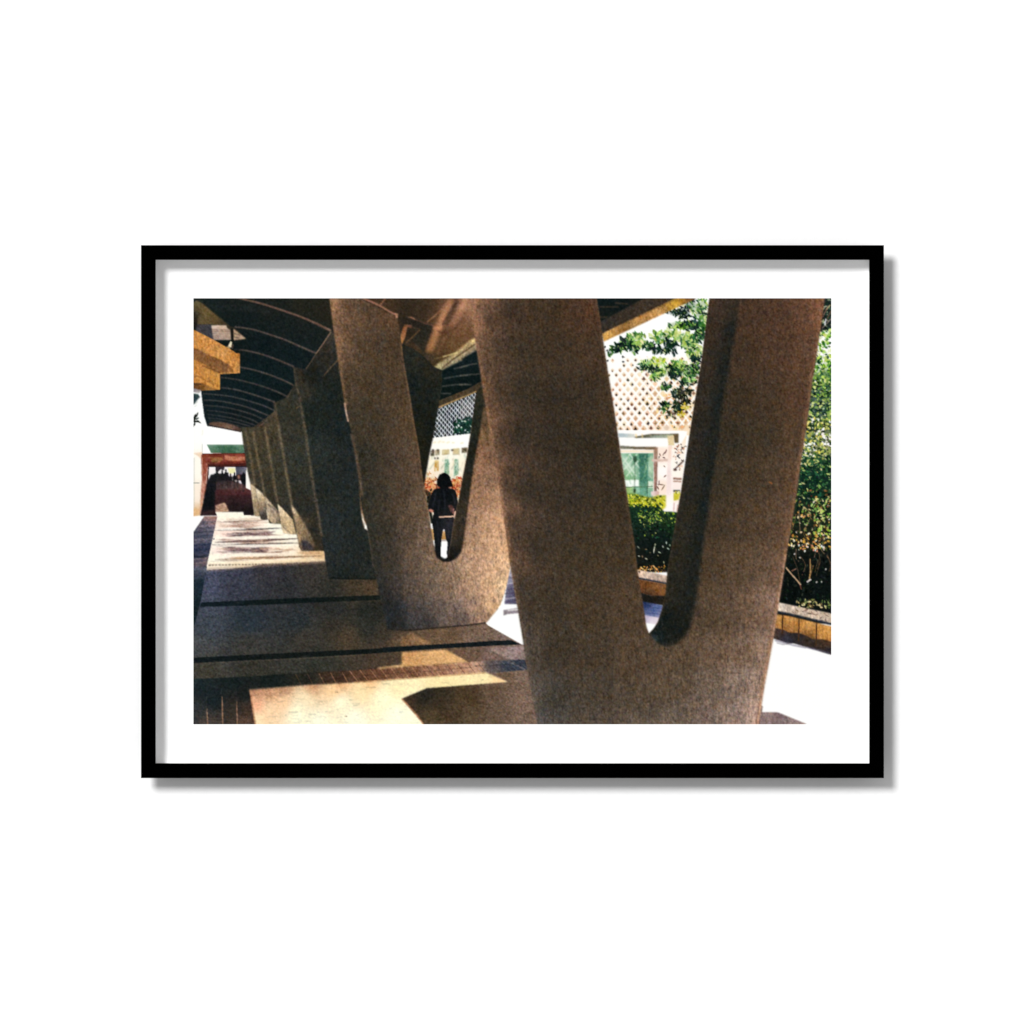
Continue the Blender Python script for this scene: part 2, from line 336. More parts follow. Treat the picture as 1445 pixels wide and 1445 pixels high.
# tone of the pavement beyond
poly(M((388, 812), (740, 790), (935, 888), (640, 915), (195, 946), (190, 938), (388, 912)), [(575, 930, (206, 152, 98)), (620, 928, (224, 174, 116)), (650, 932, (232, 182, 124)), (560, 941, (232, 186, 128))], None, 1.2)
poly(M((470, 648), (622, 738), (378, 768), (386, 690)), [(578, 900, (140, 108, 76)), (600, 906, (178, 132, 88)), (570, 909, (132, 98, 68))], None, 1.3, .85)
poly(P((500, 914), (735, 902), (735, 911), (620, 915.5), (500, 924)), (18, 22, 26), None, .3, .0)
poly(P((540, 913.6), (640, 908), (700, 904), (722, 903.6), (735, 909.5), (700, 911), (620, 915.3), (540, 920.5)), (18, 24, 30), None, .25)
poly(M((790, 800), (1060, 780), (1240, 870), (930, 890)), [(650, 924, (112, 86, 68)), (690, 925, (126, 102, 92)), (670, 920, (104, 82, 66))], None, .5)
poly(M((1060, 778), (1385, 765), (1400, 872), (1245, 868)), [(700, 920, (146, 122, 114)), (730, 920, (160, 138, 134)), (735, 928, (132, 112, 108))], None, .4)
stroke(M((1060, 775), (1240, 870), (1400, 955)), 1.2, (92, 84, 80), .7, .4)
stroke(M((1255, 885), (1395, 955)), 2.0, (120, 118, 122), .6, .6)
# shadow of the near column
poly(M((388, 1192), (590, 1106), (1262, 1055), (1150, 985), (1410, 955), (1520, 1420), (585, 1420)), [
    (575, 985, (64, 48, 36)), (600, 980, (40, 36, 32)), (620, 992, (58, 46, 34)), (620, 978, (54, 44, 32)), (660, 985, (74, 58, 40)), (640, 1010, (72, 56, 40)), (700, 970, (98, 78, 62)), (700, 1005, (100, 82, 67)), (735, 960, (124, 102, 88)), (735, 990, (124, 101, 87)),
    (745, 1015, (118, 97, 83)), (610, 1012, (78, 64, 44)), (660, 1010, (92, 76, 56)), (715, 955, (110, 88, 70))], None, .45)
stroke(M((388, 1192), (480, 1290), (575, 1410)), 2.4, (226, 158, 112), .65, .7)

# ---- 5 sunlit plaza ------------------------------------------------------------
poly(M((1200, 300), (1072, 575), (1090, 592), (1365, 748), (1450, 760), (1400, 100), (1260, 100)), WHITE, 'plaza')
poly(P((880, 780), (1173, 830), (1173, 1030), (1060, 1030), (900, 960)), WHITE, 'plaza')
poly(M((1278, 130), (1330, 420), (1225, 420), (1250, 200)), [(719, 815, (150, 148, 170)), (722, 835, (92, 88, 112)), (715, 845, (120, 116, 140)), (726, 848, (78, 74, 96))], None, .4)
for yy, c in ((180, (220, 216, 226)), (205, (70, 66, 88)), (250, (214, 208, 220)), (300, (84, 78, 100)), (330, (60, 56, 78)), (372, (205, 196, 206)), (395, (70, 64, 86))):
    stroke(M((1225, yy+6), (1330, yy-8)), 1.5, c, .7, .4)
poly(M((1218, 468), (1345, 448), (1345, 492), (1250, 500), (1218, 512)), (110, 96, 104), None, .5, .8)
stroke(M((1250, 470), (1345, 462)), 2.2, (250, 244, 240), .8, .4)
poly(O((700, 1195), (845, 1252), (1010, 1318), (1240, 1412), (780, 1420)), [(1080, 1004, (150, 128, 124)), (1105, 1015, (128, 108, 108)), (1125, 1021, (150, 128, 124)), (1075, 1020, (134, 112, 108))], 'pavement', .3)

# ---- 6 roof over the path (left vault) ------------------------------------------
poly(P((385, 430), (700, 421), (720, 560), (664, 560), (600, 560), (560, 540), (420, 600), (372, 600)), [(440, 520, (44, 40, 36)), (560, 460, (60, 46, 34)), (640, 500, (40, 36, 30))], 'canopy_roof')
poly(A((0, 40), (1445, 40), (1445, 420), (1165, 770), (860, 1190), (700, 1400), (505, 1402), (330, 1370), (160, 1338), (132, 1250), (112, 1100), (98, 980), (0, 980)), [
    (290, 425, (22, 30, 32)), (340, 425, (24, 28, 28)), (380, 430, (26, 28, 28)), (430, 430, (34, 32, 26)), (460, 440, (36, 32, 26)), (340, 450, (18, 26, 30)), (400, 460, (22, 28, 30)), (440, 470, (22, 28, 30)), (370, 490, (14, 24, 30)),
    (420, 500, (16, 26, 32)), (330, 490, (14, 22, 26)), (360, 530, (12, 26, 32)), (400, 540, (14, 26, 32)), (320, 560, (14, 26, 34)), (360, 570, (14, 26, 34)), (300, 580, (16, 28, 36)), (340, 590, (14, 22, 28)), (400, 560, (12, 20, 26))], 'canopy_roof')
for k in range(5):      # faint seams on the near panel
    stroke(A((190+k*12, 118+k*12), (640, 112+k*14), (800, 190+k*6)), 1.0, (58, 58, 60), .22, .5)
ribs = [
    ([(470, 40), (700, 95), (920, 165), (1130, 240), (1300, 315), (1422, 378)], 3.0, (142, 106, 88)),
    ([(440, 336), (520, 345), (640, 365), (800, 415), (960, 470), (1120, 540), (1272, 606)], 2.4, (116, 96, 84)),
    ([(430, 565), (560, 577), (700, 610), (850, 660), (1045, 742)], 2.2, (116, 94, 82)),
    ([(495, 745), (640, 775), (800, 825), (950, 885), (1052, 937)], 2.0, (124, 104, 90)),
    ([(300, 850), (450, 870), (600, 905), (750, 950), (880, 1000), (985, 1050)], 1.8, (108, 92, 80)),
    ([(305, 955), (450, 975), (600, 1015), (750, 1065), (852, 1105)], 1.8, (120, 104, 92)),
    ([(120, 1016), (300, 1030), (450, 1055), (600, 1095), (740, 1140), (850, 1192)], 1.6, (108, 98, 90)),
    ([(120, 1080), (280, 1090), (440, 1120), (600, 1165), (805, 1248)], 1.6, (112, 100, 90)),
    ([(130, 1135), (300, 1148), (450, 1178), (600, 1220), (745, 1283)], 1.4, (104, 92, 84)),
    ([(150, 1185), (300, 1200), (450, 1230), (600, 1275), (715, 1335)], 1.3, (98, 88, 82)),
    ([(160, 1225), (300, 1245), (450, 1275), (600, 1320), (680, 1352)], 1.2, (100, 90, 84)),
    ([(170, 1262), (300, 1278), (450, 1308), (600, 1348)], 1.1, (92, 84, 80)),
    ([(175, 1290), (300, 1300), (430, 1330), (560, 1368)], 1.0, (84, 76, 72))]
for pts, w, c in ribs:
    s = spline(A(*pts), 5); hi = tuple(min(255, v*1.12) for v in c); half = len(s)//3
    stroke(s, w*.9, c, .72, .45, wd2=w*1.3)
    stroke([(x, y+w*.62) for x, y in s], w*.6, (8, 14, 18), .5, .3)
poly(spline(A((175, 1330), (200, 1308), (300, 1305), (430, 1335), (510, 1370)), 4)+A((505, 1402), (330, 1370)), [(300, 600, (96, 72, 60)), (325, 602, (120, 92, 76)), (338, 606, (70, 52, 44))], None, .3)
stroke(A((160, 1340), (330, 1368), (505, 1404)), 1.3, (34, 20, 18), .9, .2)
# edge beam behind the columns
poly(A((1422, 385), (1450, 370), (1450, 720), (1310, 900), (1000, 1300), (640, 1445), (630, 1360), (860, 1190), (1000, 1020), (1165, 765)), [
    (466, 480, (54, 48, 44)), (455, 500, (50, 46, 42)), (440, 520, (26, 28, 28)), (415, 555, (66, 58, 46)), (400, 580, (58, 52, 42)), (375, 600, (62, 54, 44))], 'canopy_roof')
for seg, c in ((A((1422, 388), (1340, 510), (1272, 606)), (134, 110, 88)), (A((1272, 606), (1220, 690), (1168, 765)), (84, 72, 58)), (A((1052, 940), (985, 1050)), (132, 112, 92)), (A((985, 1050), (915, 1125)), (88, 76, 62)),
               (A((850, 1195), (775, 1275)), (130, 106, 84)), (A((745, 1310), (690, 1350)), (104, 82, 66)), (A((1450, 735), (1365, 825)), (110, 88, 62))):
    stroke(seg, 1.5, c, .9, .25)
# top left: olive beam end, louvre, hook
poly(A((15, 80), (60, 60), (110, 90), (250, 210), (400, 330), (450, 345), (560, 460), (420, 470), (360, 330), (200, 310), (60, 310), (15, 240)), [
    (277, 432, (92, 82, 52)), (290, 440, (104, 86, 52)), (283, 452, (98, 84, 56)), (302, 450, (92, 76, 46)), (315, 455, (66, 54, 36)), (328, 465, (44, 38, 30)), (345, 478, (40, 36, 30)), (274, 445, (30, 26, 24))], 'olive_beam', .4)
poly(A((15, 40), (120, 40), (120, 95), (60, 60), (15, 85)), (30, 36, 34), None, .5)
stroke(A((60, 62), (150, 120), (330, 270)), 1.4, (52, 46, 30), .7, .4)
poly(A((20, 230), (60, 250), (60, 330), (20, 350)), (34, 26, 24), None, .6, .9)
poly(A((60, 310), (200, 312), (225, 470), (230, 560), (40, 400)), [(285, 462, (64, 62, 66)), (297, 470, (58, 58, 64))], None, .4)
poly(A((203, 318), (355, 318), (365, 345), (395, 365), (405, 465), (225, 465)), [(302, 460, (226, 204, 186)), (315, 462, (206, 176, 150)), (305, 472, (176, 152, 138)), (320, 474, (186, 160, 142))], 'olive_beam', .3)
for yy in (368, 385, 408, 432, 450): stroke(A((212, yy-6), (300, yy-2), (400, yy-4)), 1.3, (96, 72, 62) if yy in (368, 385) else (130, 108, 96), .6, .3)
poly(A((425, 350), (560, 455), (430, 470)), [(330, 466, (190, 158, 128)), (340, 477, (176, 150, 124))], None, .4)
stroke(A((430, 400), (500, 420), (480, 450), (430, 432)), 1.4, (70, 58, 50), .7, .3)
poly(A((400, 345), (430, 345), (432, 480), (415, 550), (380, 560), (408, 470)), (18, 18, 18), 'roof_hook', .2)
poly(A((235, 490), (480, 500), (500, 570), (430, 580), (340, 535)), (12, 20, 26), None, .6, .8)
poly(A((400, 480), (415, 490), (405, 545), (375, 530)), (236, 222, 190), None, .25)
poly(A((415, 500), (435, 520), (420, 560), (405, 550)), (70, 60, 48), 'roof_hook', .2)
poly(A((355, 535), (390, 530), (400, 555), (375, 565)), (210, 180, 130), None, .3, .8)

# ---- 7 orange stone bracket, left --------------------------------------------------
poly(A((0, 352), (25, 362), (240, 472), (430, 582), (455, 602), (490, 603), (495, 610), (495, 806), (292, 816), (292, 972), (280, 976), (100, 982), (0, 958)), [
    (276, 475, (200, 138, 74)), (295, 487, (206, 142, 76)), (315, 500, (208, 148, 82)), (332, 505, (196, 132, 68)), (336, 518, (204, 144, 80)), (336, 503, (176, 112, 50)), (280, 510, (178, 122, 64)), (300, 530, (188, 132, 66)), (307, 545, (206, 146, 70)), (280, 530, (196, 132, 64)), (278, 545, (186, 124, 62))], 'stone_bracket')
poly(A((0, 540), (60, 560), (180, 620), (300, 670), (400, 735), (445, 795), (290, 805), (240, 785), (140, 720), (0, 650)), [
    (277, 497, (128, 88, 54)), (300, 508, (124, 86, 54)), (318, 516, (118, 80, 48)), (328, 522, (166, 114, 66)), (300, 520, (146, 100, 58))], None, .5)
stroke(A((110, 730), (200, 765), (290, 805)), 1.6, (96, 62, 34), .8, .3)
stroke(A((0, 850), (70, 835), (180, 900), (275, 945)), 1.3, (140, 92, 46), .7, .4)
poly(A((0, 905), (120, 910), (200, 950), (280, 970), (100, 985), (0, 962)), [(280, 543, (108, 74, 42)), (298, 549, (150, 104, 56))], None, .4, .9)
stroke(A((0, 915), (100, 915)), 1.4, (48, 34, 26), .8, .3)
poly(A((0, 955), (100, 980), (80, 1010), (30, 1000), (0, 1000)), (150, 142, 140), None, .4)
poly(A((0, 1010), (70, 1020), (90, 1050), (60, 1080), (40, 1110), (20, 1130), (0, 1135)), (46, 64, 66), 'tree', .4)
for a, b in (((70, 1095), (40, 1120)), ((30, 1150), (60, 1130))): stroke(A(a, b), 1.0, (190, 196, 190), .6, .3)
for x, y, l, an in ((55, 1235, 70, -1.1), (35, 1265, 90, 1.7), (75, 1300, 60, .6), (60, 1270, 50, 2.7), (30, 1330, 60, 1.9), (45, 1300, 70, .1)):
    q = A((x, y))[0]; leaf(q[0], q[1], l/7.2, l/26, an, (14, 22, 18), 'tree')
stroke(A((118, 1380), (112, 1440)), 1.0, (220, 214, 190), .5, .4)

# ---- 8 middle background: seen past the second column ----------------------------------
poly(B((780, 480), (1100, 400), (1450, 300), (1450, 1470), (700, 1470), (760, 500)), (26, 28, 27), 'concrete_column.002')
# bright pavilion seen through the V
poly(Hc((235, 100), (610, 60), (560, 400), (500, 720), (380, 1380), (240, 1340), (120, 640)), [
    (600, 655, (253, 246, 226)), (640, 640, (252, 250, 236)), (650, 660, (252, 244, 220)), (605, 680, (250, 226, 196)), (630, 680, (238, 232, 212))], 'glass_pavilion')
poly(Hc((213, 130), (610, 80), (588, 232), (195, 252)), [(615, 625, (255, 252, 244)), (650, 620, (254, 254, 250))], None, .2)
for x in (240, 290, 330, 380, 430, 520): stroke(Hc((x-16, 178+rng.normal(0, 6)), (x+14, 172+rng.normal(0, 8))), 1.6, (236, 224, 168), .6, .4)
for x, y, w_, h_, c in ((200, 262, 40, 50, (70, 58, 44)), (250, 255, 40, 48, (120, 98, 66)), (318, 252, 72, 44, (206, 186, 130)), (425, 240, 70, 50, (212, 192, 140)), (515, 232, 60, 48, (96, 78, 58))):
    poly(Hc((x, y), (x+w_, y-6), (x+w_, y+h_), (x, y+h_+4)), c, None, .4, .9)
for x in (212, 262, 410, 540): stroke(Hc((x, 256), (x+22, 252)), 2.2, (44, 36, 30), .8, .3)
for x in (318, 425): stroke(Hc((x, 298), (x+70, 294)), 1.4, (150, 128, 80), .8, .3)
for x, y in ((245, 336), (272, 338)): poly(Hc((x-9, y-9), (x+9, y-9), (x+9, y+9), (x-9, y+9)), (60, 50, 40), None, .3)
poly(Hc((238, 372), (280, 368), (282, 465), (240, 470)), (198, 146, 62), None, .4)
poly(Hc((236, 360), (282, 356), (280, 376), (238, 380)), (236, 206, 130), None, .4)
for x0_, c in ((345, (112, 160, 130)), (442, (120, 164, 132))):
    poly(Hc((x0_, 350), (x0_+40, 345), (x0_+42, 500), (x0_-6, 520)), c, None, .5, .85)
    for _ in range(14):
        q = Hc((x0_+rng.uniform(0, 42), rng.uniform(350, 520)))[0]; leaf(q[0], q[1], rng.uniform(2, 5), 1.2, rng.uniform(1, 2.4), pick([(60, 120, 92), (190, 214, 190), (86, 140, 110), (236, 240, 226)]), None, .8)
for x in (190, 300, 410): stroke(Hc((x, 450), (x+50, 380)), 1.5, (150, 160, 130), .6, .3)
for _ in range(130):
    x = rng.uniform(600, 658); y = rng.uniform(634, 674)
    stroke(P((x, y), (x+rng.normal(0, 1.2), y+rng.uniform(2, 9))), rng.uniform(.6, 1.6), pick([(255, 255, 250), (250, 246, 226), (226, 206, 150), (150, 176, 150), (206, 196, 160), (255, 252, 240)]), rng.uniform(.3, .7), .3)
# red flowering bushes
poly(spline(Hc((130, 600), (170, 560), (215, 545), (260, 600), (420, 560), (480, 540), (510, 600), (470, 720), (440, 700), (200, 720), (150, 690)), 4, True), [(605, 690, (222, 150, 96)), (645, 688, (212, 130, 76))], 'flower_bush', .8, .8)
for box, n in (((597, 674, 621, 700), 110), ((636, 672, 652, 702), 90)):
    scatter(box, n, (2.5, 6), [(186, 84, 44), (206, 104, 60), (150, 62, 36), (226, 160, 96), (240, 206, 140), (120, 60, 40), (196, 70, 40)], 'flower_bush', aspect=.35, s=12)
scatter((598, 664, 618, 682), 26, (2, 5), [(236, 200, 140), (214, 150, 100), (250, 236, 200)], None, aspect=.3)
poly(Hc((148, 650), (200, 690), (215, 760), (190, 830), (170, 800)), (44, 36, 30), 'flower_bush', .4)
poly(Hc((160, 790), (200, 840), (235, 1000), (210, 1040), (190, 930)), (22, 26, 22), 'flower_bush', .4)
scatter((601, 690, 610, 716), 20, (2, 5), [(40, 60, 34), (96, 60, 40), (20, 24, 20)], None)
# ground behind the person
poly(Hc((195, 1000), (440, 1000), (420, 1380), (245, 1380)), WHITE, 'plaza')
poly(Hc((200, 1060), (240, 1060), (240, 1170), (220, 1180)), (206, 160, 100), None, .5)
poly(Hc((300, 1080), (370, 1080), (370, 1168), (300, 1168)), [(624, 750, (226, 190, 140)), (627, 758, (176, 122, 60))], None, .5)
stroke(Hc((300, 1176), (370, 1176)), 1.4, (120, 100, 96), .7, .4)

# far dark vault right of column and its fascia, lattice
poly(B((1100, 740), (1200, 760), (1450, 640))+Cc((10, 640), (170, 560), (230, 910), (180, 950))+B((1150, 1110)), [(630, 525, (10, 22, 28)), (660, 510, (14, 26, 32)), (670, 535, (10, 20, 24)), (640, 550, (12, 22, 24))], 'canopy_roof')
for pts in ([(1300, 762), (1445, 730)], [(1200, 862), (1330, 838), (1450, 825)], [(1180, 942), (1330, 922), (1450, 920)], [(1170, 1014), (1275, 1014)]):
    stroke(B(*pts), 1.6, (92, 92, 84), .8, .3)
for pts in ([(-10, 750), (90, 720), (170, 708)], [(-10, 832), (100, 820), (190, 815)], [(-10, 925), (110, 922)]):
    stroke(Cc(*pts), 1.6, (96, 92, 80), .8, .3)
poly(B((1150, 1085), (1290, 1030), (1450, 965))+Cc((180, 905), (250, 880), (250, 1000), (165, 995), (0, 1062))+B((1145, 1160)), [(625, 565, (66, 56, 42)), (650, 553, (78, 64, 46)), (670, 546, (60, 50, 38))], 'canopy_fascia')
stroke(B((1143, 1160), (1300, 1092), (1450, 1032))+Cc((165, 992)), 1.9, (196, 162, 108), .95, .3)
LAT = region(B((1142, 1170), (1450, 1038))+Cc((162, 1000), (120, 1300), (95, 1440))+Hc((605, 85), (215, 130)))
lat_poly = B((1142, 1170), (1450, 1038))+Cc((162, 1000), (120, 1300), (95, 1440))+Hc((605, 85), (215, 130))
poly(lat_poly, (238, 242, 246), 'lattice_screen')
for r in range(-10, 22):
    for c in range(-2, 18):
        cx = 614+c*5.75+(r % 2)*2.87; cy = 583+r*3.72-c*1.05*0-(cx-614)*.13
        k = 1.03+rng.normal(0, .05)
        poly(P((cx, cy-3.3*k), (cx+1.85*k, cy), (cx, cy+3.3*k), (cx-1.85*k, cy)), jit((22, 28, 34), 8), None, 0, .95, clip=LAT)
poly(Cc((0, 1090), (60, 1060), (160, 1040), (150, 1120), (90, 1250), (0, 1280)), (236, 226, 216), None, 1.5, .25, clip=LAT)
poly(spline(P((646, 600), (652, 592), (662, 588), (668, 596), (668, 608), (650, 612), (640, 608)), 4, True), (12, 44, 38), 'tree', .6, .85, clip=LAT)
scatter((640, 592, 672, 612), 60, (4, 9), [(14, 40, 36), (20, 56, 44), (12, 28, 26), (30, 74, 56)], 'tree', LAT, aspect=.5)
scatter((644, 580, 670, 612), 16, (2, 5), [(240, 244, 240), (20, 50, 40), (214, 222, 210)], None, LAT)

# ---- 9 orange lit vault top centre -----------------------------------------------------
poly(B((330, 40), (1450, 40))+Cc((100, 40), (160, 480))+B((1450, 490), (1400, 560), (1180, 770), (1100, 745), (1020, 660), (980, 640), (800, 520), (720, 250)), [
    (545, 427, (66, 48, 34)), (580, 428, (52, 40, 30)), (600, 435, (56, 42, 30)), (575, 440, (50, 38, 28)), (610, 425, (64, 48, 34)), (622, 427, (96, 68, 48)), (632, 436, (110, 76, 54)), (640, 430, (84, 58, 44)), (652, 428, (126, 88, 66)),
    (648, 445, (104, 72, 54)), (622, 455, (110, 76, 54)), (632, 448, (78, 56, 42)), (660, 440, (150, 108, 82)), (610, 475, (110, 76, 52)), (604, 490, (116, 82, 54)), (600, 470, (50, 40, 30)), (590, 460, (42, 35, 28)), (625, 470, (92, 64, 44)), (640, 470, (98, 68, 46)),
    (655, 465, (110, 78, 52)), (620, 490, (84, 60, 40)), (640, 485, (104, 76, 46)), (600, 502, (40, 36, 26)), (612, 505, (66, 52, 32)), (578, 470, (44, 34, 26)), (665, 430, (176, 130, 102))], 'canopy_roof', .4)
# glossy streaks
poly(B((1240, 60), (1310, 50), (1270, 150), (1210, 290), (1150, 420), (1085, 590), (1020, 585), (1070, 440), (1150, 260), (1180, 170)), [(632, 432, (196, 140, 102)), (622, 455, (206, 144, 102)), (608, 490, (176, 122, 78))], None, 2.6, .8)
poly(B((1390, 45), (1450, 45), (1430, 140), (1340, 290), (1270, 350), (1265, 300), (1330, 180)), [(652, 428, (204, 148, 112)), (640, 455, (164, 114, 84))], None, 2.6, .8)
stroke(B((1345, 60), (1270, 180), (1190, 320)), 4.5, (66, 46, 36), .6, 1.2)
stroke(B((1130, 372), (1180, 392), (1250, 386)), 2.6, (74, 42, 34), .6, .8)
for a_, b_ in (((1450, 210), (1300, 420)), ((1450, 300), (1350, 440)), ((1230, 420), (1130, 610))): stroke(B(a_, b_), 3, (140, 98, 68), .4, 1.0)
poly(B((1090, 330), (1190, 320), (1180, 360), (1100, 370)), (206, 146, 104), None, .8, .7)
poly(B((790, 330), (830, 330), (810, 430), (775, 515), (750, 460)), [(570, 465, (152, 100, 66)), (567, 482, (180, 126, 78))], None, .7, .95)
poly(B((830, 300), (1090, 300), (1080, 370), (1000, 600), (870, 470), (960, 370)), (34, 32, 28), None, 1.2, .75)
stroke(B((1260, 80), (1150, 185), (1030, 288)), 1.8, (152, 106, 76), .9, .3)
stroke(B((962, 358), (890, 430), (815, 498)), 1.6, (112, 84, 54), .85, .3)
stroke(B((985, 715), (900, 780)), 1.4, (62, 54, 34), .7, .3)
stroke(B((835, 238), (870, 240), (910, 262)), 2.4, (150, 104, 80), .9, .4)
stroke(B((910, 262), (1010, 300), (1110, 322), (1300, 320)), 1.3, (140, 92, 70), .6, .4)
stroke(B((800, 310), (900, 345), (960, 352)), 1.0, (110, 74, 54), .7, .3)
poly(B((730, 235), (830, 232), (1000, 300), (960, 352), (800, 310), (735, 260)), (40, 32, 27), None, .5, .85)
poly(B((800, 310), (880, 315), (870, 345), (800, 335)), (150, 98, 74), None, .5, .6)
# pale rolled edge
poly(spline(B((1105, 742), (1170, 690), (1300, 605), (1450, 480)), 5)+Cc((150, 445), (190, 440), (190, 575), (158, 575), (0, 662))+B((1400, 668), (1290, 720), (1175, 778)), [
    (616, 516, (226, 212, 156)), (630, 504, (140, 108, 72)), (645, 493, (146, 112, 76)), (655, 487, (170, 134, 88)), (633, 510, (206, 190, 140)), (650, 499, (206, 186, 134)), (668, 480, (240, 214, 140)), (640, 499, (196, 182, 130)), (640, 510, (182, 172, 150)), (660, 500, (190, 172, 146)), (670, 492, (170, 146, 118))], 'canopy_fascia', 1.1, .85)
stroke(B((1180, 760), (1300, 660), (1450, 560))+Cc((155, 505)), 2.2, (84, 66, 46), .85, .4)
stroke(B((1190, 640), (1330, 600), (1400, 560), (1450, 500)), 1.6, (224, 206, 140), .8, .4)
stroke(B((1100, 660), (1200, 640)), 1.6, (120, 100, 58), .6, .4)
poly(B((1010, 620), (1090, 620), (1090, 680), (1020, 670)), (70, 56, 46), None, .8, .8)

# dark arm of the third column behind (between)
poly(B((792, 520), (900, 560), (1000, 640), (1100, 745), (1180, 775), (1180, 960), (1150, 1090), (1143, 1165), (1095, 1445))+Hc((225, 130), (195, 260), (130, 640), (160, 700))+G((1000, 690), (940, 250), (900, 0))+B((860, 1050), (810, 760)), [
    (575, 500, (36, 36, 32)), (590, 510, (40, 38, 32)), (605, 520, (40, 36, 30)), (580, 540, (24, 28, 28)), (600, 550, (28, 30, 28)), (615, 560, (30, 32, 28)), (590, 600, (28, 28, 24)), (605, 600, (24, 26, 24)), (595, 640, (28, 26, 20)), (598, 670, (26, 22, 20))], 'concrete_column.002', .3)
stroke(B((1180, 780), (1175, 960), (1150, 1090)), 1.0, (62, 58, 44), .6, .4)

# ---- 10 the person with the camera -------------------------------------------------------
DK = (17, 18, 26)
poly(spline(Hc((226, 940), (432, 940), (436, 1010), (418, 1130), (408, 1240), (396, 1330), (372, 1352), (366, 1290), (372, 1200), (356, 1160), (342, 1066), (332, 1064), (322, 1090), (310, 1180), (302, 1290), (300, 1362), (272, 1350), (250, 1320), (240, 1200), (228, 1080)), 3, True),
     [(615, 735, (16, 17, 24)), (632, 737, (40, 38, 46)), (638, 745, (28, 28, 36)), (617, 770, (14, 15, 22)), (634, 770, (20, 21, 30))], 'person')
poly(spline(Hc((262, 646), (340, 636), (402, 642), (448, 664), (468, 720), (478, 800), (478, 880), (452, 905), (440, 940), (330, 950), (226, 945), (232, 890), (182, 866), (172, 850), (190, 770), (212, 690), (236, 656)), 4, True),
     [(610, 705, (17, 18, 26)), (630, 700, (13, 14, 22)), (620, 720, (15, 16, 23)), (640, 715, (26, 24, 28)), (625, 727, (22, 22, 28))], 'person')
poly(spline(Hc((268, 612), (264, 568), (284, 516), (322, 488), (352, 488), (388, 514), (406, 560), (424, 618), (390, 634), (340, 650), (286, 630)), 4, True), (11, 11, 17), 'person')
for a_, b_ in (((262, 600), (256, 632)), ((276, 620), (262, 645)), ((418, 600), (430, 634)), ((408, 620), (424, 645)), ((300, 500), (286, 512)), ((390, 520), (402, 540))): stroke(Hc(a_, b_), 1.0, (18, 16, 20), .8, .2, 'person')
for pts_, c_ in ((((250, 690), (240, 760), (215, 830)), (38, 40, 52)), (((330, 660), (345, 760), (340, 880)), (30, 32, 42)), (((420, 690), (445, 760), (450, 840)), (40, 38, 46)), (((290, 760), (280, 860), (290, 920)), (34, 34, 44)), (((360, 980), (385, 1060), (380, 1150)), (48, 46, 56)), (((270, 980), (275, 1100), (285, 1230)), (34, 34, 44))):
    stroke(spline(Hc(*pts_), 4), 2.4, c_, .7, .6)
poly(spline(Hc((176, 862), (205, 858), (230, 872), (216, 890), (190, 880)), 4, True), (206, 132, 108), 'person', .3)
poly(spline(Hc((380, 822), (408, 812), (432, 836), (430, 866), (418, 900), (400, 880), (388, 850)), 4, True), (92, 60, 54), None, .4, .9)
stroke(Hc((436, 850), (430, 905)), 1.1, (214, 150, 130), .9, .2)
poly(spline(Hc((446, 878), (462, 882), (464, 918), (446, 930), (438, 912)), 4, True), (244, 196, 172), 'person', .2)
stroke(Hc((284, 937), (370, 932), (462, 928)), 2.0, (250, 206, 176), 1, .2, 'person')
stroke(Hc((262, 640), (285, 628)), 1.2, (150, 100, 84), .8, .3)
stroke(Hc((385, 632), (410, 646)), 1.3, (206, 150, 128), .8, .3)
poly(Hc((270, 880), (380, 870), (420, 920), (290, 925)), (34, 30, 34), None, .8, .5)

# ---- 11 right background: lattice, tree, pavilion, hedge, planter ----------------------------
OPEN = D((65, 395), (1010, 30), (1180, 30), (1090, 700), (965, 1445))+I((720, 1480), (440, 1480), (200, 0))
poly(D((100, 660), (1120, 640), (1060, 1100), (960, 1445))+I((930, 100), (860, 890), (340, 830), (215, 60)), [
    (865, 515, (255, 254, 250)), (900, 515, (255, 252, 246)), (870, 545, (255, 250, 244)), (920, 540, (255, 244, 222)), (950, 550, (253, 238, 216)), (880, 580, (255, 249, 242)), (930, 580, (253, 236, 212)), (970, 580, (248, 224, 186)), (900, 600, (255, 251, 247)), (940, 660, (255, 248, 240)), (940, 720, (254, 242, 232))], 'lattice_screen')
LATR = region(D((80, 640), (1100, 640), (1010, 1100), (960, 1390), (220, 1385)))
for r in range(0, 16):
    for c in range(-1, 14):
        cx = 848+c*10.9+(r % 2)*5.45+rng.normal(0, .3); cy = 503+r*6.9-(cx-850)*.03+rng.normal(0, .3)
        u = np.clip((cx-850)/125, 0, 1); f = np.clip((cy-505)/100, 0, 1)
        if rng.random() > .62+1.0*f: continue
        k = (.78+.42*min(1, f+.35))*rng.uniform(.9, 1.1)
        tan = jit(pick([(240, 212, 176), (232, 196, 154), (226, 184, 140), (244, 222, 192), (214, 168, 126)]), 9)
        poly(P((cx, cy-3.9*k), (cx+3.5*k, cy), (cx+.3, cy+3.9*k), (cx-3.5*k, cy)), tan, None, .4, .7+.2*f, clip=LATR)
        pd = 1.05-.5*u+.35*(f-.5)
        if rng.random() < pd:
            kk = k*rng.uniform(.5, .95); ox, oy = rng.normal(0, .8), rng.normal(0, .8)
            dk = jit(pick([(60, 44, 42), (130, 92, 72), (46, 40, 42), (190, 140, 104), (100, 72, 58)]), 12)
            poly(P((cx+ox, cy+oy-3*kk), (cx+ox+2.6*kk, cy+oy+.5), (cx+ox+.4, cy+oy+2.2*kk), (cx+ox-2.4*kk, cy+oy+.6)), dk, None, .25, .95, clip=LATR)
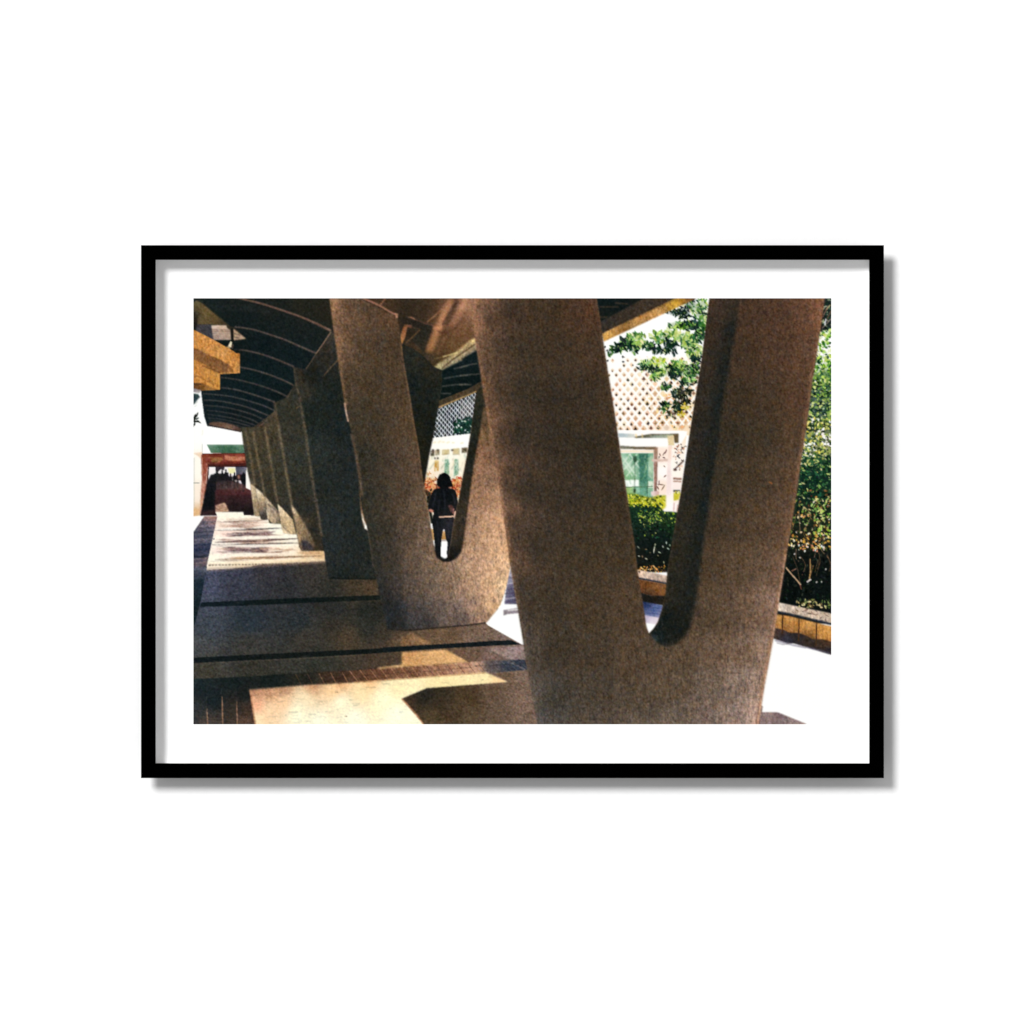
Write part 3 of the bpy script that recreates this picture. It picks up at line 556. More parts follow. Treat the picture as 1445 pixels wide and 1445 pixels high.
for r in range(-14, 30):
    x = 848+r*10.9+5.45
    stroke(P((x, 500), (x+100*.79, 600)), 2.3, (255, 254, 250), .95, .15, clip=LATR)
    stroke(P((x, 500), (x-100*.79, 600)), 2.3, (255, 254, 250), .95, .15, clip=LATR)
scatter((925, 550, 978, 606), 110, (2, 5), [(246, 206, 120), (236, 170, 90), (250, 224, 160), (206, 130, 80), (253, 240, 210)], 'lattice_screen', LATR, aspect=.6, alpha=.7)
scatter((900, 530, 960, 590), 60, (2, 4), [(246, 216, 150), (253, 240, 214), (240, 200, 150)], None, LATR, aspect=.6, alpha=.6)

# tree leaves over it
TREE = region(D((60, 30), (1180, 30), (1090, 700), (965, 1400), (180, 1100)))
def clump(cx, cy, rx, ry, n, size, pal, ang=None, aspect=.36, label='tree', clip=None, alpha=1):
    size = (size[0]*.85, size[1]*1.0)
    mc = np.array(pal, float).mean(0)
    poly([(cx+rx*.85*math.cos(t_)*rng.uniform(.7, 1.1), cy+ry*.8*math.sin(t_)*rng.uniform(.7, 1.1)) for t_ in np.linspace(0, 6.28, 14)[:-1]], tuple(mc*.9), None, 1.0, .4, clip=clip)
    for _ in range(int(n*1.15)):
        a_, r_ = rng.uniform(0, 6.28), math.sqrt(rng.random())
        x, y = cx+rx*r_*math.cos(a_), cy+ry*r_*math.sin(a_)
        ln = rng.uniform(*size)
        leaf(x, y, ln, ln*aspect*rng.uniform(.7, 1.3), rng.normal(*ang) if ang else (rng.normal(1.1, .7) if rng.random() < .7 else rng.uniform(0, 6.28)), jit(pick(pal), 12), label, alpha, clip)
        if rng.random() < .28: leaf(x+rng.normal(0, 2), y+rng.normal(0, 2), ln*.6, ln*.2, rng.normal(1.0, .8), jit(pick([(206, 224, 130), (226, 236, 170), (170, 206, 100)]), 12), label, .8, clip, .2)
GD = [(12, 40, 32), (18, 52, 36), (10, 26, 26), (16, 34, 30)]
GM = [(44, 96, 46), (74, 124, 52), (36, 80, 44), (104, 150, 66)]
GL = [(170, 200, 92), (196, 216, 124), (140, 180, 84), (222, 230, 170), (120, 170, 100)]
# upper right clumps
def cd(x, y): return D((x, y))[0]
for (x, y, rx, ry, n, size, pal) in (
    (830, 190, 110, 40, 26, (4, 9), GD), (960, 100, 60, 50, 12, (3, 8), GD+GM), (920, 190, 70, 70, 26, (4, 9), GD), (1090, 110, 60, 60, 26, (3, 7), GL+GM), (1070, 200, 80, 70, 36, (4, 9), GM+GD+GL), (1100, 270, 50, 50, 24, (4, 9), GM+GL),
    (1000, 60, 40, 20, 6, (3, 6), GD), (1020, 130, 80, 60, 14, (3, 7), GM+[(226, 226, 190)]),
    (830, 320, 100, 40, 22, (7, 13), GM+GL), (960, 320, 110, 40, 34, (7, 14), GD+GD+GM), (1070, 350, 50, 50, 26, (6, 12), GM+GD), (1060, 440, 50, 60, 22, (6, 11), GD+GM),
    (650, 450, 90, 60, 24, (7, 14), GM+GL), (560, 530, 60, 40, 14, (6, 13), GM+GD), (640, 570, 80, 40, 16, (6, 12), GD), (730, 540, 30, 80, 12, (7, 13), GD), (800, 520, 40, 50, 16, (5, 10), GD), (800, 590, 30, 40, 10, (4, 8), GD),
    (760, 400, 80, 40, 20, (6, 12), GM+GL), (890, 440, 90, 60, 28, (6, 13), GL+[(196, 214, 120), (226, 230, 160)]), (960, 500, 90, 80, 40, (6, 13), GL+GM+[(40, 90, 50)]), (1000, 600, 80, 60, 34, (4, 10), GM+GL+GD), (1030, 650, 60, 40, 20, (5, 10), GD), (1060, 580, 30, 70, 14, (4, 9), GM+GL),
    (320, 510, 90, 60, 26, (7, 14), GD+GM), (220, 550, 70, 40, 18, (6, 12), GM+GD), (150, 600, 40, 30, 8, (5, 10), GD+GM), (380, 430, 60, 30, 16, (5, 11), GM+GL), (450, 430, 60, 30, 12, (4, 9), GM+[(140, 150, 50)]), (400, 560, 40, 80, 18, (8, 14), GM+GD), (480, 500, 60, 50, 14, (6, 12), GD+GL), (430, 480, 60, 40, 12, (6, 12), GL),
    (540, 720, 90, 50, 30, (5, 11), GM+GL), (480, 750, 50, 30, 12, (4, 9), GD), (640, 700, 90, 50, 28, (4, 10), GL+[(196, 206, 60), (166, 186, 50)]), (700, 790, 90, 60, 36, (5, 12), GM+GL), (610, 830, 50, 50, 16, (5, 11), GL+GM), (600, 770, 60, 30, 16, (5, 10), GD),
    (830, 760, 110, 60, 50, (5, 11), GD+GM), (800, 820, 60, 50, 26, (5, 11), GD), (920, 790, 100, 60, 46, (4, 10), GM+GL+GD), (1000, 810, 60, 70, 40, (4, 9), GD+GM), (960, 890, 80, 40, 30, (4, 9), GM+GD+GL), (860, 700, 80, 30, 20, (4, 9), GM+GL+[(190, 200, 60)]), (1020, 730, 50, 40, 18, (4, 8), GD+GM),
    (720, 940, 60, 40, 22, (4, 9), GM+GD), (880, 930, 20, 50, 8, (5, 9), GD), (830, 1010, 50, 60, 22, (5, 11), GD+[(56, 80, 40)]), (920, 1000, 70, 40, 20, (5, 11), [(24, 28, 22), (40, 44, 30)]), (890, 1070, 40, 60, 14, (5, 10), [(20, 24, 20)]), (940, 1090, 30, 50, 9, (5, 10), [(20, 24, 20)]),
    (720, 1130, 50, 30, 12, (6, 12), GM+GD), (690, 1180, 20, 30, 6, (4, 8), GM), (820, 1140, 30, 60, 10, (5, 10), [(30, 50, 28)]), (860, 1180, 40, 40, 10, (5, 10), GD+[(50, 60, 30)]), (780, 1220, 60, 40, 12, (4, 9), [(36, 40, 26), (60, 56, 30)]), (920, 1150, 50, 40, 12, (3, 7), [(220, 200, 60), (200, 170, 60)]), (870, 1230, 40, 40, 12, (3, 6), [(230, 210, 60), (170, 140, 50)])):
    cx, cy = cd(x, y)
    clump(cx, cy, rx/7.2, ry/7.2, n, size, pal, clip=TREE)
stroke(D((1040, 905), (970, 930), (890, 1000), (820, 1130)), 1.0, (40, 34, 28), .8, .2, clip=TREE)
for x, y in ((100, 540), (120, 575), (125, 680), (285, 690), (280, 640)): q = cd(x, y); leaf(q[0], q[1], 4, 2.4, rng.uniform(0, 3), (30, 36, 40))

# pavilion beyond, right opening
poly(I((205, 50), (940, 60), (930, 100), (880, 180), (800, 215), (240, 215)), (255, 253, 250), 'glass_pavilion')
poly(I((232, 82), (400, 90), (400, 128), (240, 122)), [(875, 612, (180, 196, 200)), (895, 615, (214, 216, 206))], None, .4)
poly(I((400, 120), (560, 92), (845, 88), (850, 100), (760, 130), (560, 130), (420, 132)), [(905, 616, (90, 92, 74)), (930, 615, (150, 160, 140)), (950, 614, (186, 190, 160))], None, .4)
stroke(I((400, 124), (560, 96), (850, 92)), 1.3, (86, 76, 56), .85, .3)
for x in (415, 478): stroke(I((x, 90), (x+4, 130)), 2.0, (240, 206, 130), .7, .4)
poly(I((795, 95), (850, 92), (850, 180), (810, 180)), (98, 82, 56), None, .3)
poly(I((735, 110), (800, 105), (805, 205), (740, 205)), [(945, 620, (226, 206, 160)), (948, 626, (236, 214, 166))], None, .4)
poly(I((235, 135), (740, 140), (745, 205), (560, 210), (248, 200)), (255, 254, 250), None, .3)
poly(I((250, 208), (420, 220), (620, 220), (625, 240), (600, 250), (255, 240)), [(880, 631, (120, 116, 96)), (900, 631, (96, 84, 64)), (920, 632, (120, 98, 70))], None, .3)
stroke(I((260, 266), (600, 268)), 2.4, (246, 230, 196), .9, .4)
poly(I((262, 285), (592, 285), (590, 740), (330, 760)), [(880, 650, (170, 208, 180)), (888, 660, (204, 226, 204)), (895, 645, (110, 166, 128)), (905, 650, (80, 136, 112)), (912, 670, (92, 150, 126)), (920, 660, (186, 216, 190)), (885, 670, (120, 176, 120)), (900, 690, (150, 196, 170)), (910, 695, (130, 180, 150)), (885, 690, (160, 190, 110))], 'glass_pavilion')
GC = region(I((262, 285), (592, 285), (590, 740), (330, 760)))
for a, b in (((280, 330), (420, 520)), ((350, 290), (450, 440)), ((430, 290), (280, 470)), ((360, 290), (275, 400)), ((440, 360), (320, 520)), ((300, 400), (380, 520))):
    stroke(I(a, b), 1.6, (226, 240, 220), .85, .3, clip=GC)
poly(I((445, 290), (540, 290), (530, 730), (455, 730)), [(907, 650, (56, 106, 88)), (910, 670, (66, 122, 102)), (908, 695, (104, 160, 134))], None, .4, .9)
for a, b in (((540, 330), (500, 500)), ((500, 360), (530, 460)), ((470, 560), (520, 500)), ((560, 300), (580, 340))): stroke(I(a, b), 1.1, (170, 206, 150), .6, .3, clip=GC)
poly(I((545, 330), (590, 310), (590, 560), (540, 520)), (180, 206, 170), None, .6, .7)
poly(I((300, 560), (445, 555), (445, 625), (310, 630)), (248, 252, 246), None, .4)
poly(I((540, 570), (590, 570), (590, 640), (540, 640)), (226, 236, 214), None, .5)
stroke(I((402, 330), (404, 500), (400, 690)), 1.1, (60, 92, 66), .65, .4)
for _ in range(40):
    q = I((rng.uniform(280, 590), rng.uniform(300, 720)))[0]
    stroke(P(q, (q[0]+rng.normal(0, 1.5), q[1]+rng.uniform(2, 7))), rng.uniform(.6, 1.5), pick([(206, 230, 206), (110, 160, 126), (60, 106, 80), (236, 246, 232), (150, 190, 130)]), rng.uniform(.3, .7), .4, clip=GC)
poly(spline(I((385, 330), (410, 310), (425, 345), (410, 380), (390, 370)), 4, True), (30, 60, 42), None, .6, .8)
poly(I((388, 650), (415, 650), (412, 690), (392, 690)), (50, 70, 40), None, .3)
stroke(I((310, 632), (590, 625)), 1.0, (70, 100, 70), .8, .2)
stroke(I((535, 560), (530, 730)), 1.0, (50, 90, 70), .7, .2)
# brown post and white post, pipework
poly(I((595, 230), (640, 225), (632, 500), (628, 690), (600, 690), (598, 480)), [(926, 640, (150, 112, 88)), (925, 665, (116, 76, 62)), (926, 690, (100, 68, 58))], None, .4, .85)
stroke(I((612, 380), (608, 640)), 1.2, (196, 140, 120), .8, .3)
poly(I((640, 230), (740, 235), (730, 700), (640, 700)), [(935, 640, (254, 236, 220)), (937, 665, (255, 250, 246)), (935, 690, (253, 234, 216))], 'lattice_screen', .3)
for x, y, l, an in ((700, 290, 60, 2.2), (720, 270, 50, 1.9), (700, 330, 30, .3), (705, 420, 26, .9), (710, 520, 40, 2.4), (660, 300, 40, 1.2), (650, 330, 40, 1.8), (690, 640, 70, 2.2), (670, 605, 80, .1), (650, 590, 60, 1.6), (640, 640, 50, 1.2), (720, 350, 40, 0)):
    q = I((x, y))[0]; leaf(q[0], q[1], l/7.2, 1.4, an, jit((84, 52, 44), 18))
poly(I((572, 348), (760, 344), (762, 368), (580, 374)), (222, 192, 178), None, .4)
poly(I((565, 675), (650, 672), (648, 715), (572, 718)), [(920, 696, (244, 230, 228)), (928, 697, (206, 160, 148))], None, .3)
LR = region(I((790, 180), (935, 180), (890, 480), (860, 700), (790, 700)))
for _ in range(46):
    x, y = rng.uniform(795, 930), rng.uniform(190, 460); q = I((x, y))[0]
    leaf(q[0], q[1], rng.uniform(2, 5), rng.uniform(1, 2.2), rng.uniform(0, 6.28), jit(pick([(60, 44, 36), (196, 120, 80), (150, 90, 60), (226, 180, 140), (24, 24, 30)]), 12), 'lattice_screen', .85, LR)
stroke(I((800, 462), (850, 410), (905, 360)), 2.0, (76, 46, 40), .9, .3, clip=LR)
for yy in (540, 548, 572): stroke(I((795, yy), (885, yy+4)), 1.4, (140, 82, 58) if yy != 548 else (96, 54, 40), .85, .3, clip=LR)
poly(I((790, 585), (870, 590), (860, 650), (790, 650)), (252, 240, 232), None, .4, .8, clip=LR)
stroke(I((790, 672), (870, 668)), 2.4, (26, 26, 30), .9, .4, clip=LR)
poly(I((745, 205), (785, 205), (780, 480), (795, 700), (800, 880), (725, 870), (722, 700), (735, 450)), [(942, 640, (246, 222, 204)), (942, 665, (240, 218, 214)), (942, 690, (246, 230, 224)), (949, 660, (255, 248, 240)), (948, 705, (255, 248, 240)), (944, 715, (255, 253, 250))], 'glass_pavilion', .3)
stroke(I((782, 240), (776, 480), (786, 720)), 1.2, (255, 252, 248), .9, .3)
poly(I((700, 800), (850, 800), (840, 890), (700, 880)), (255, 250, 246), None, .6)
stroke(I((805, 790), (800, 880)), 1.6, (206, 150, 140), .7, .4)
stroke(I((842, 810), (830, 890)), 1.4, (196, 130, 110), .7, .4)

# hedge
poly(I((325, 690), (400, 700), (560, 740), (640, 715), (718, 715), (720, 830), (690, 860), (340, 850)), [(890, 698, (110, 150, 60)), (890, 710, (206, 206, 40)), (900, 700, (60, 84, 30)), (915, 702, (90, 100, 34)), (905, 709, (226, 214, 50)), (930, 705, (170, 170, 46)), (935, 712, (216, 206, 50))], 'hedge', .9)
poly(I((800, 690), (870, 690), (850, 760), (800, 770)), (206, 196, 60), 'hedge', .5)
poly(I((332, 820), (420, 800), (560, 818), (640, 812), (700, 880), (760, 880), (850, 890), (740, 1500), (420, 1500)), [
    (895, 720, (20, 46, 32)), (920, 725, (18, 40, 30)), (940, 735, (26, 46, 26)), (900, 745, (16, 34, 28)), (930, 755, (14, 26, 24)), (910, 770, (14, 22, 22)), (930, 785, (14, 18, 18)), (905, 795, (20, 20, 18))], 'hedge', .4)
scatter((885, 697, 941, 716), 260, (1.5, 4), [(206, 206, 40), (226, 220, 60), (140, 160, 40), (80, 100, 30), (40, 60, 26), (236, 232, 110)], 'hedge', region(I((325, 690), (400, 700), (560, 740), (640, 715), (718, 715), (720, 830), (690, 860), (340, 830))), aspect=.6)
scatter((952, 692, 962, 708), 20, (2, 4), [(226, 210, 60), (150, 150, 50), (246, 232, 140)], None, LR, aspect=.6)
HG = region(I((340, 830), (640, 820), (700, 880), (850, 890), (740, 1500), (420, 1500)))
scatter((886, 712, 958, 760), 260, (2, 5), [(16, 40, 28), (26, 56, 36), (12, 26, 22), (30, 62, 34), (44, 84, 50)], None, HG, aspect=.55)
scatter((900, 718, 956, 738), 130, (1.5, 4), [(150, 176, 50), (110, 140, 50), (196, 206, 90), (70, 100, 40)], None, HG, aspect=.55)
scatter((908, 728, 926, 756), 26, (1.5, 3.5), [(150, 160, 60), (90, 120, 50), (206, 206, 120)], None, HG, aspect=.55)
scatter((890, 745, 950, 800), 120, (2, 5), [(12, 18, 18), (20, 26, 22), (26, 34, 26), (14, 22, 22)], None, HG, aspect=.5)
for x, y, l, an, c in ((447, 1335, 26, .3, (246, 246, 226)), (520, 1362, 30, .4, (236, 226, 200)), (600, 1270, 90, 1.75, (226, 226, 206)), (655, 1296, 34, .4, (220, 236, 196)), (690, 1240, 26, 1.2, (206, 220, 196)), (725, 1200, 30, 1.5, (206, 220, 196)), (745, 1260, 36, .6, (200, 220, 190)), (520, 1266, 26, 0, (170, 140, 100)), (440, 1245, 40, .8, (140, 150, 130)), (480, 1340, 30, 1.3, (150, 130, 90)),
                        (700, 1400, 30, 1.3, (180, 180, 140)), (610, 1220, 30, 1.7, (190, 190, 160)), (560, 1300, 20, .5, (110, 100, 70)), (760, 1225, 26, 1.4, (170, 190, 160)), (640, 1330, 24, .8, (130, 130, 90))):
    q = I((x, y))[0]; leaf(q[0], q[1], l/7.2, 1.9, an, c, None, .9, HG)
scatter((896, 798, 940, 808), 60, (2, 5), [(220, 150, 80), (240, 200, 130), (190, 120, 50), (226, 170, 60), (60, 40, 24), (20, 18, 16)], None, None, aspect=.5)
# planter in the opening
poly(N((1030, 135), (1290, 190), (1280, 250), (1030, 205)), [(905, 808, (216, 190, 170)), (930, 818, (190, 166, 150))], 'planter_wall', .3)
scatter((902, 800, 942, 810), 30, (2, 4), [(226, 160, 90), (70, 46, 30), (20, 18, 16), (240, 210, 150)], None, None, aspect=.5)
stroke(N((1030, 206), (1150, 228), (1280, 254)), 3.0, (30, 34, 46), .95, .3)
poly(N((1030, 212), (1280, 258), (1270, 380), (1050, 330)), [(908, 825, (112, 70, 38)), (925, 828, (128, 84, 48)), (938, 832, (130, 86, 50)), (915, 838, (70, 46, 30))], 'planter_wall', .3)
stroke(N((1105, 245), (1105, 330)), 1.0, (60, 38, 24), .7, .3)
poly(N((1060, 325), (1150, 350), (1270, 350), (1250, 430), (1080, 410)), [(912, 845, (26, 22, 22)), (930, 848, (34, 28, 26))], 'planter_wall', .5)
poly(N((1070, 395), (1245, 430), (1240, 540), (1080, 530)), [(910, 855, (34, 48, 84)), (925, 862, (76, 96, 146)), (915, 866, (110, 120, 160)), (930, 870, (150, 146, 176))], 'plaza', .5)
for yy in (440, 465, 490): stroke(N((1085, yy), (1230, yy+14)), 1.0, (44, 60, 104), .6, .3)
poly(N((1080, 505), (1240, 535), (1230, 600), (1090, 570)), [(912, 871, (190, 178, 200)), (925, 876, (226, 212, 220)), (920, 884, (250, 244, 246))], 'plaza', .6)
poly(N((1085, 575), (1230, 590), (1140, 680), (1110, 650)), WHITE, 'plaza', .4)

# far right side: tree, shrubs, planter
RC = region(E((1290, 30), (1420, 30), (1420, 1460), (1120, 1460))+J((1100, 0), (1420, 0), (1420, 1445), (900, 1445))[2:])
RCL = P((1150, 421), (1174, 421), (1174, 880), (1095, 880), (1105, 790), (1130, 620))
RC = region(RCL)
poly(P((1160, 421), (1174, 421), (1174, 466), (1150, 470)), [(1165, 430, (22, 34, 34)), (1170, 440, (26, 40, 38)), (1162, 450, (30, 40, 40))], 'tree', .4)
scatter((1158, 421, 1174, 468), 50, (3, 8), [(16, 28, 28), (30, 50, 40), (10, 18, 20), (50, 76, 56), (150, 160, 130)], 'tree', RC, aspect=.35)
for a, b, c in (((1330, 290), (1395, 170), (120, 90, 66)), ((1345, 160), (1385, 110), (226, 206, 150)), ((1310, 230), (1360, 120), (150, 110, 90)), ((1300, 350), (1395, 250), (150, 130, 120)), ((1320, 300), (1345, 260), (230, 230, 240)), ((1340, 250), (1330, 320), (244, 244, 250))):
    stroke(E(a, b), 1.3, c, .85, .2, clip=RC)
poly(P((1152, 505), (1165, 495), (1174, 520), (1174, 540), (1146, 540)), (110, 150, 60), 'tree', 2, .3, clip=RC)
scatter((1148, 466, 1174, 545), 230, (3, 8), [(120, 176, 50), (170, 206, 90), (206, 226, 140), (60, 120, 50), (30, 70, 40), (236, 240, 200), (240, 244, 220), (190, 210, 100)], 'tree', RC, aspect=.5)
scatter((1155, 488, 1174, 532), 50, (2, 6), [(255, 255, 250)], None, RC, aspect=.5)
poly(P((1144, 528), (1174, 520), (1174, 606), (1136, 606)), [(1150, 560, (22, 48, 38)), (1168, 590, (30, 60, 40)), (1165, 530, (70, 110, 50))], 'tree', 2.5, .8, clip=RC)
scatter((1140, 500, 1174, 560), 130, (3, 8), [(150, 196, 60), (90, 150, 50), (40, 90, 44), (206, 226, 110), (22, 56, 36)], 'tree', RC, aspect=.45)
scatter((1140, 535, 1174, 600), 260, (3, 7), [(20, 46, 36), (30, 70, 46), (16, 34, 30), (150, 180, 90), (206, 216, 130), (60, 100, 50), (120, 150, 70)], 'tree', RC, aspect=.5)
poly(P((1138, 596), (1174, 596), (1174, 655), (1130, 655)), [(1145, 610, (50, 74, 40)), (1165, 640, (120, 124, 56)), (1150, 640, (84, 96, 46))], 'tree', 1.5, .8, clip=RC)
scatter((1128, 590, 1174, 655), 300, (3, 7), [(206, 206, 100), (236, 226, 130), (60, 90, 40), (26, 50, 32), (255, 250, 236), (20, 36, 28), (220, 200, 80), (150, 160, 70)], 'tree', RC, aspect=.5)
scatter((1130, 625, 1150, 652), 46, (2, 5), [(255, 252, 248)], None, RC, aspect=.6)
scatter((1160, 612, 1174, 630), 26, (2, 5), [(255, 250, 246)], None, RC, aspect=.6)
scatter((1136, 535, 1174, 650), 260, (1.2, 3), [(16, 34, 28), (226, 230, 160), (40, 80, 44), (250, 250, 240), (150, 176, 80)], None, RC, aspect=.5)
poly(P((1126, 664), (1133, 655), (1139, 661), (1145, 650), (1151, 657), (1157, 645), (1163, 653), (1168, 640), (1174, 646), (1174, 880), (1090, 880), (1115, 740)), [(1150, 670, (14, 46, 34)), (1165, 690, (18, 48, 34)), (1135, 690, (14, 36, 30)), (1150, 730, (24, 34, 24)), (1140, 760, (26, 28, 22)), (1140, 800, (10, 14, 16)), (1165, 830, (10, 16, 18)), (1120, 830, (8, 12, 14))], 'shrub', .6)
scatter((1126, 632, 1174, 668), 120, (3, 7), [(22, 60, 40), (150, 170, 80), (206, 210, 120), (14, 40, 30), (60, 100, 50)], 'shrub', RC, aspect=.5)
scatter((1122, 655, 1174, 720), 60, (3, 8), [(150, 180, 90), (190, 206, 120), (110, 150, 70), (206, 190, 130)], 'shrub', RC, aspect=.4)
scatter((1122, 645, 1174, 700), 260, (2, 6), [(14, 50, 34), (22, 66, 44), (10, 30, 26), (36, 84, 50), (60, 110, 60)], 'shrub', RC, aspect=.5)
scatter((1115, 690, 1174, 776), 330, (2, 6), [(16, 34, 24), (30, 60, 34), (10, 18, 16), (60, 96, 44), (150, 110, 66), (90, 60, 36), (120, 150, 70)], 'shrub', RC, aspect=.5)
scatter((1118, 690, 1174, 776), 70, (2, 5), [(236, 206, 160), (246, 236, 210), (220, 170, 90), (190, 206, 120), (226, 150, 80)], 'shrub', RC, aspect=.5)
for k_ in range(16):
    x_, y_ = rng.uniform(1122, 1170), rng.uniform(690, 790)
    stroke(spline(P((x_, y_), (x_+rng.normal(0, 5), y_+rng.uniform(8, 16)), (x_+rng.normal(0, 7), y_+rng.uniform(18, 34))), 4), .9, pick([(150, 110, 70), (96, 70, 46), (190, 150, 110)]), .7, .2, clip=RC)
scatter((1148, 700, 1172, 760), 60, (3, 7), [(150, 190, 70), (190, 214, 110), (100, 150, 60), (220, 220, 140)], 'shrub', RC, aspect=.4)
scatter((1112, 752, 1174, 774), 50, (3, 6), [(230, 180, 80), (246, 214, 130), (200, 140, 60), (250, 236, 200)], 'shrub', RC, aspect=.5)
scatter((1110, 768, 1174, 778), 20, (2, 5), [(250, 230, 206), (240, 244, 240), (226, 150, 110)], 'shrub', RC, aspect=.5)
scatter((1095, 778, 1174, 850), 220, (3, 7), [(10, 16, 18), (14, 22, 20), (8, 12, 14), (22, 32, 26), (30, 40, 30)], 'shrub', RC, aspect=.4)
for pts, w_, c in ([[(1035, 120), (1080, 175), (1130, 230), (1155, 265)], 2.0, (216, 176, 136)], [[(1080, 150), (1120, 130)], 1.2, (190, 130, 100)], [[(1232, 50), (1235, 150), (1225, 230)], 1.8, (206, 160, 100)], [[(1205, 240), (1240, 215)], 2.2, (236, 226, 220)], [[(1150, 260), (1160, 300)], 1.4, (120, 70, 50)], [[(1090, 30), (1130, 130), (1150, 250)], 1.0, (90, 70, 50)],
                   [[(1260, 100), (1235, 180)], 1.0, (140, 100, 60)], [[(1300, 50), (1270, 160)], .9, (90, 76, 50)]):
    stroke(O(*pts), w_, c, .9, .2, clip=RC)
for x, y in ((1285, 240), (1325, 238), (1360, 135), (1105, 10), (1150, 40)): q = O((x, y))[0]; leaf(q[0], q[1], 3.4, 2, rng.uniform(0, 3), (226, 220, 210))
scatter((1124, 846, 1174, 858), 60, (3, 7), [(120, 130, 70), (190, 180, 110), (40, 60, 30), (220, 206, 150), (90, 70, 40), (20, 24, 20)], 'shrub', RC, aspect=.4)
poly(O((955, 400), (1100, 432), (1410, 496), (1410, 584), (1200, 535), (955, 478)), [(1100, 855, (232, 214, 194)), (1120, 862, (206, 184, 164)), (1150, 868, (214, 192, 170)), (1172, 875, (206, 184, 162))], 'planter_wall', .3)
PL_ = region(O((955, 400), (1100, 432), (1410, 496), (1410, 584), (1200, 535), (955, 478)))
scatter((1115, 856, 1174, 876), 40, (3, 9), [(120, 92, 76), (96, 74, 62), (70, 56, 50)], None, PL_, aspect=.18, ang=(.35, .5), alpha=.7)
stroke(O((955, 482), (1060, 500), (1200, 534), (1420, 586)), 3.2, (28, 36, 46), .95, .3, 'planter_wall')
poly(O((950, 500), (1060, 516), (1200, 550), (1410, 602), (1410, 800), (930, 700)), [(1098, 872, (186, 134, 72)), (1112, 876, (206, 150, 84)), (1124, 878, (186, 128, 64)), (1140, 882, (218, 160, 90)), (1158, 890, (190, 134, 68)), (1168, 892, (214, 156, 84)), (1110, 886, (140, 92, 46)), (1140, 897, (120, 80, 44)), (1168, 905, (170, 112, 56))], 'planter_wall', .3)
poly(spline(O((935, 610), (1020, 630), (1060, 650), (1140, 655), (1210, 680), (1260, 705), (1330, 705), (1420, 730)), 4)+O((1420, 850), (1300, 800), (1100, 740), (930, 735)), [(1098, 893, (70, 54, 46)), (1120, 897, (44, 36, 36)), (1140, 905, (52, 42, 38)), (1168, 910, (80, 56, 40)), (1168, 918, (40, 36, 42)), (1110, 903, (50, 50, 66))], None, .5)
for x, y0, y1 in ((1008, 505, 660), (1142, 536, 720), (1285, 568, 760)): stroke(O((x, y0), (x-4, y1)), 2.0, (74, 46, 28), .95, .25)
poly(O((930, 700), (1000, 722), (1100, 762), (1180, 778), (1250, 792), (1330, 812), (1420, 836), (1420, 1300), (840, 1300)), WHITE, 'plaza', .35)
for a, b in (((945, 715), (1080, 750)), ((1080, 752), (1200, 775)), ((1200, 770), (1400, 822))): stroke(O(a, b), 2.0, (104, 98, 120), .6, .5)
stroke(O((960, 735), (1010, 748), (1060, 742)), 1.2, (120, 110, 120), .7, .3)

# roof and fascia at top of right opening
poly(Cc((1380, 30))+D((560, 30), (545, 60), (55, 285), (40, 300), (0, 300))+Cc((1420, 300)), [(845, 425, (14, 24, 28)), (870, 425, (14, 22, 26)), (900, 423, (22, 24, 24)), (850, 445, (20, 24, 24))], 'canopy_roof')
for pts in ([(30, 235), (130, 235)], [(40, 130), (240, 130)], [(200, 90), (330, 100)]): stroke(D(*pts), 2.2, (84, 64, 48), .6, .5)
poly(D((520, 30), (850, 30), (830, 55), (65, 405), (40, 290)), [(850, 460, (52, 44, 38)), (880, 445, (56, 46, 38)), (910, 430, (62, 50, 40)), (930, 424, (60, 48, 38))], 'canopy_fascia', .3)
poly(D((845, 30), (1040, 30), (1000, 60), (88, 485), (66, 405)), [(853, 476, (206, 152, 78)), (860, 470, (226, 178, 100)), (868, 470, (176, 124, 64)), (880, 465, (150, 104, 56)), (888, 462, (134, 104, 58)), (897, 457, (206, 156, 92)), (910, 450, (170, 120, 66)), (920, 447, (196, 146, 92)), (930, 441, (216, 166, 104)), (938, 436, (150, 108, 60)), (945, 432, (206, 162, 58)), (955, 428, (216, 170, 60)), (962, 427, (150, 104, 44)), (972, 424, (120, 80, 44))], 'canopy_fascia', .3)
for x in (190, 330, 350, 450, 560, 640, 700, 760): stroke(D((x, 405-x*.42), (x+20, 455-x*.44)), 1.4, (140, 96, 50), .6, .4)
stroke(D((70, 400), (830, 48)), 1.0, (96, 70, 40), .8, .3)

# ---- 12 concrete columns, far to near --------------------------------------------------------
def edge_light(pts, w, col, al=.8, soft=.5): stroke(spline(pts, 4), w, col, al, soft)
C8 = F((505, 20), (512, 60), (540, 270), (572, 470), (602, 600), (642, 910), (650, 925), (720, 930), (720, 60), (620, 20))
poly(C8, [(343, 612, (62, 58, 45)), (350, 650, (58, 54, 42)), (355, 675, (56, 52, 42)), (356, 690, (140, 124, 98)), (358, 705, (150, 134, 106)), (361, 720, (150, 134, 106)), (366, 710, (120, 104, 80))], 'concrete_column.007', .3)
poly(F((600, 598), (660, 640), (700, 690), (712, 760), (700, 930), (648, 922), (640, 880), (620, 740)), [(355, 688, (214, 192, 158)), (358, 700, (196, 176, 142)), (362, 712, (130, 112, 86)), (366, 722, (120, 102, 80)), (358, 720, (176, 154, 122))], None, .4)
C7 = F((548, 20), (556, 60), (602, 320), (652, 620), (672, 750), (700, 905), (705, 955), (775, 965), (860, 965), (860, 60), (620, 20))
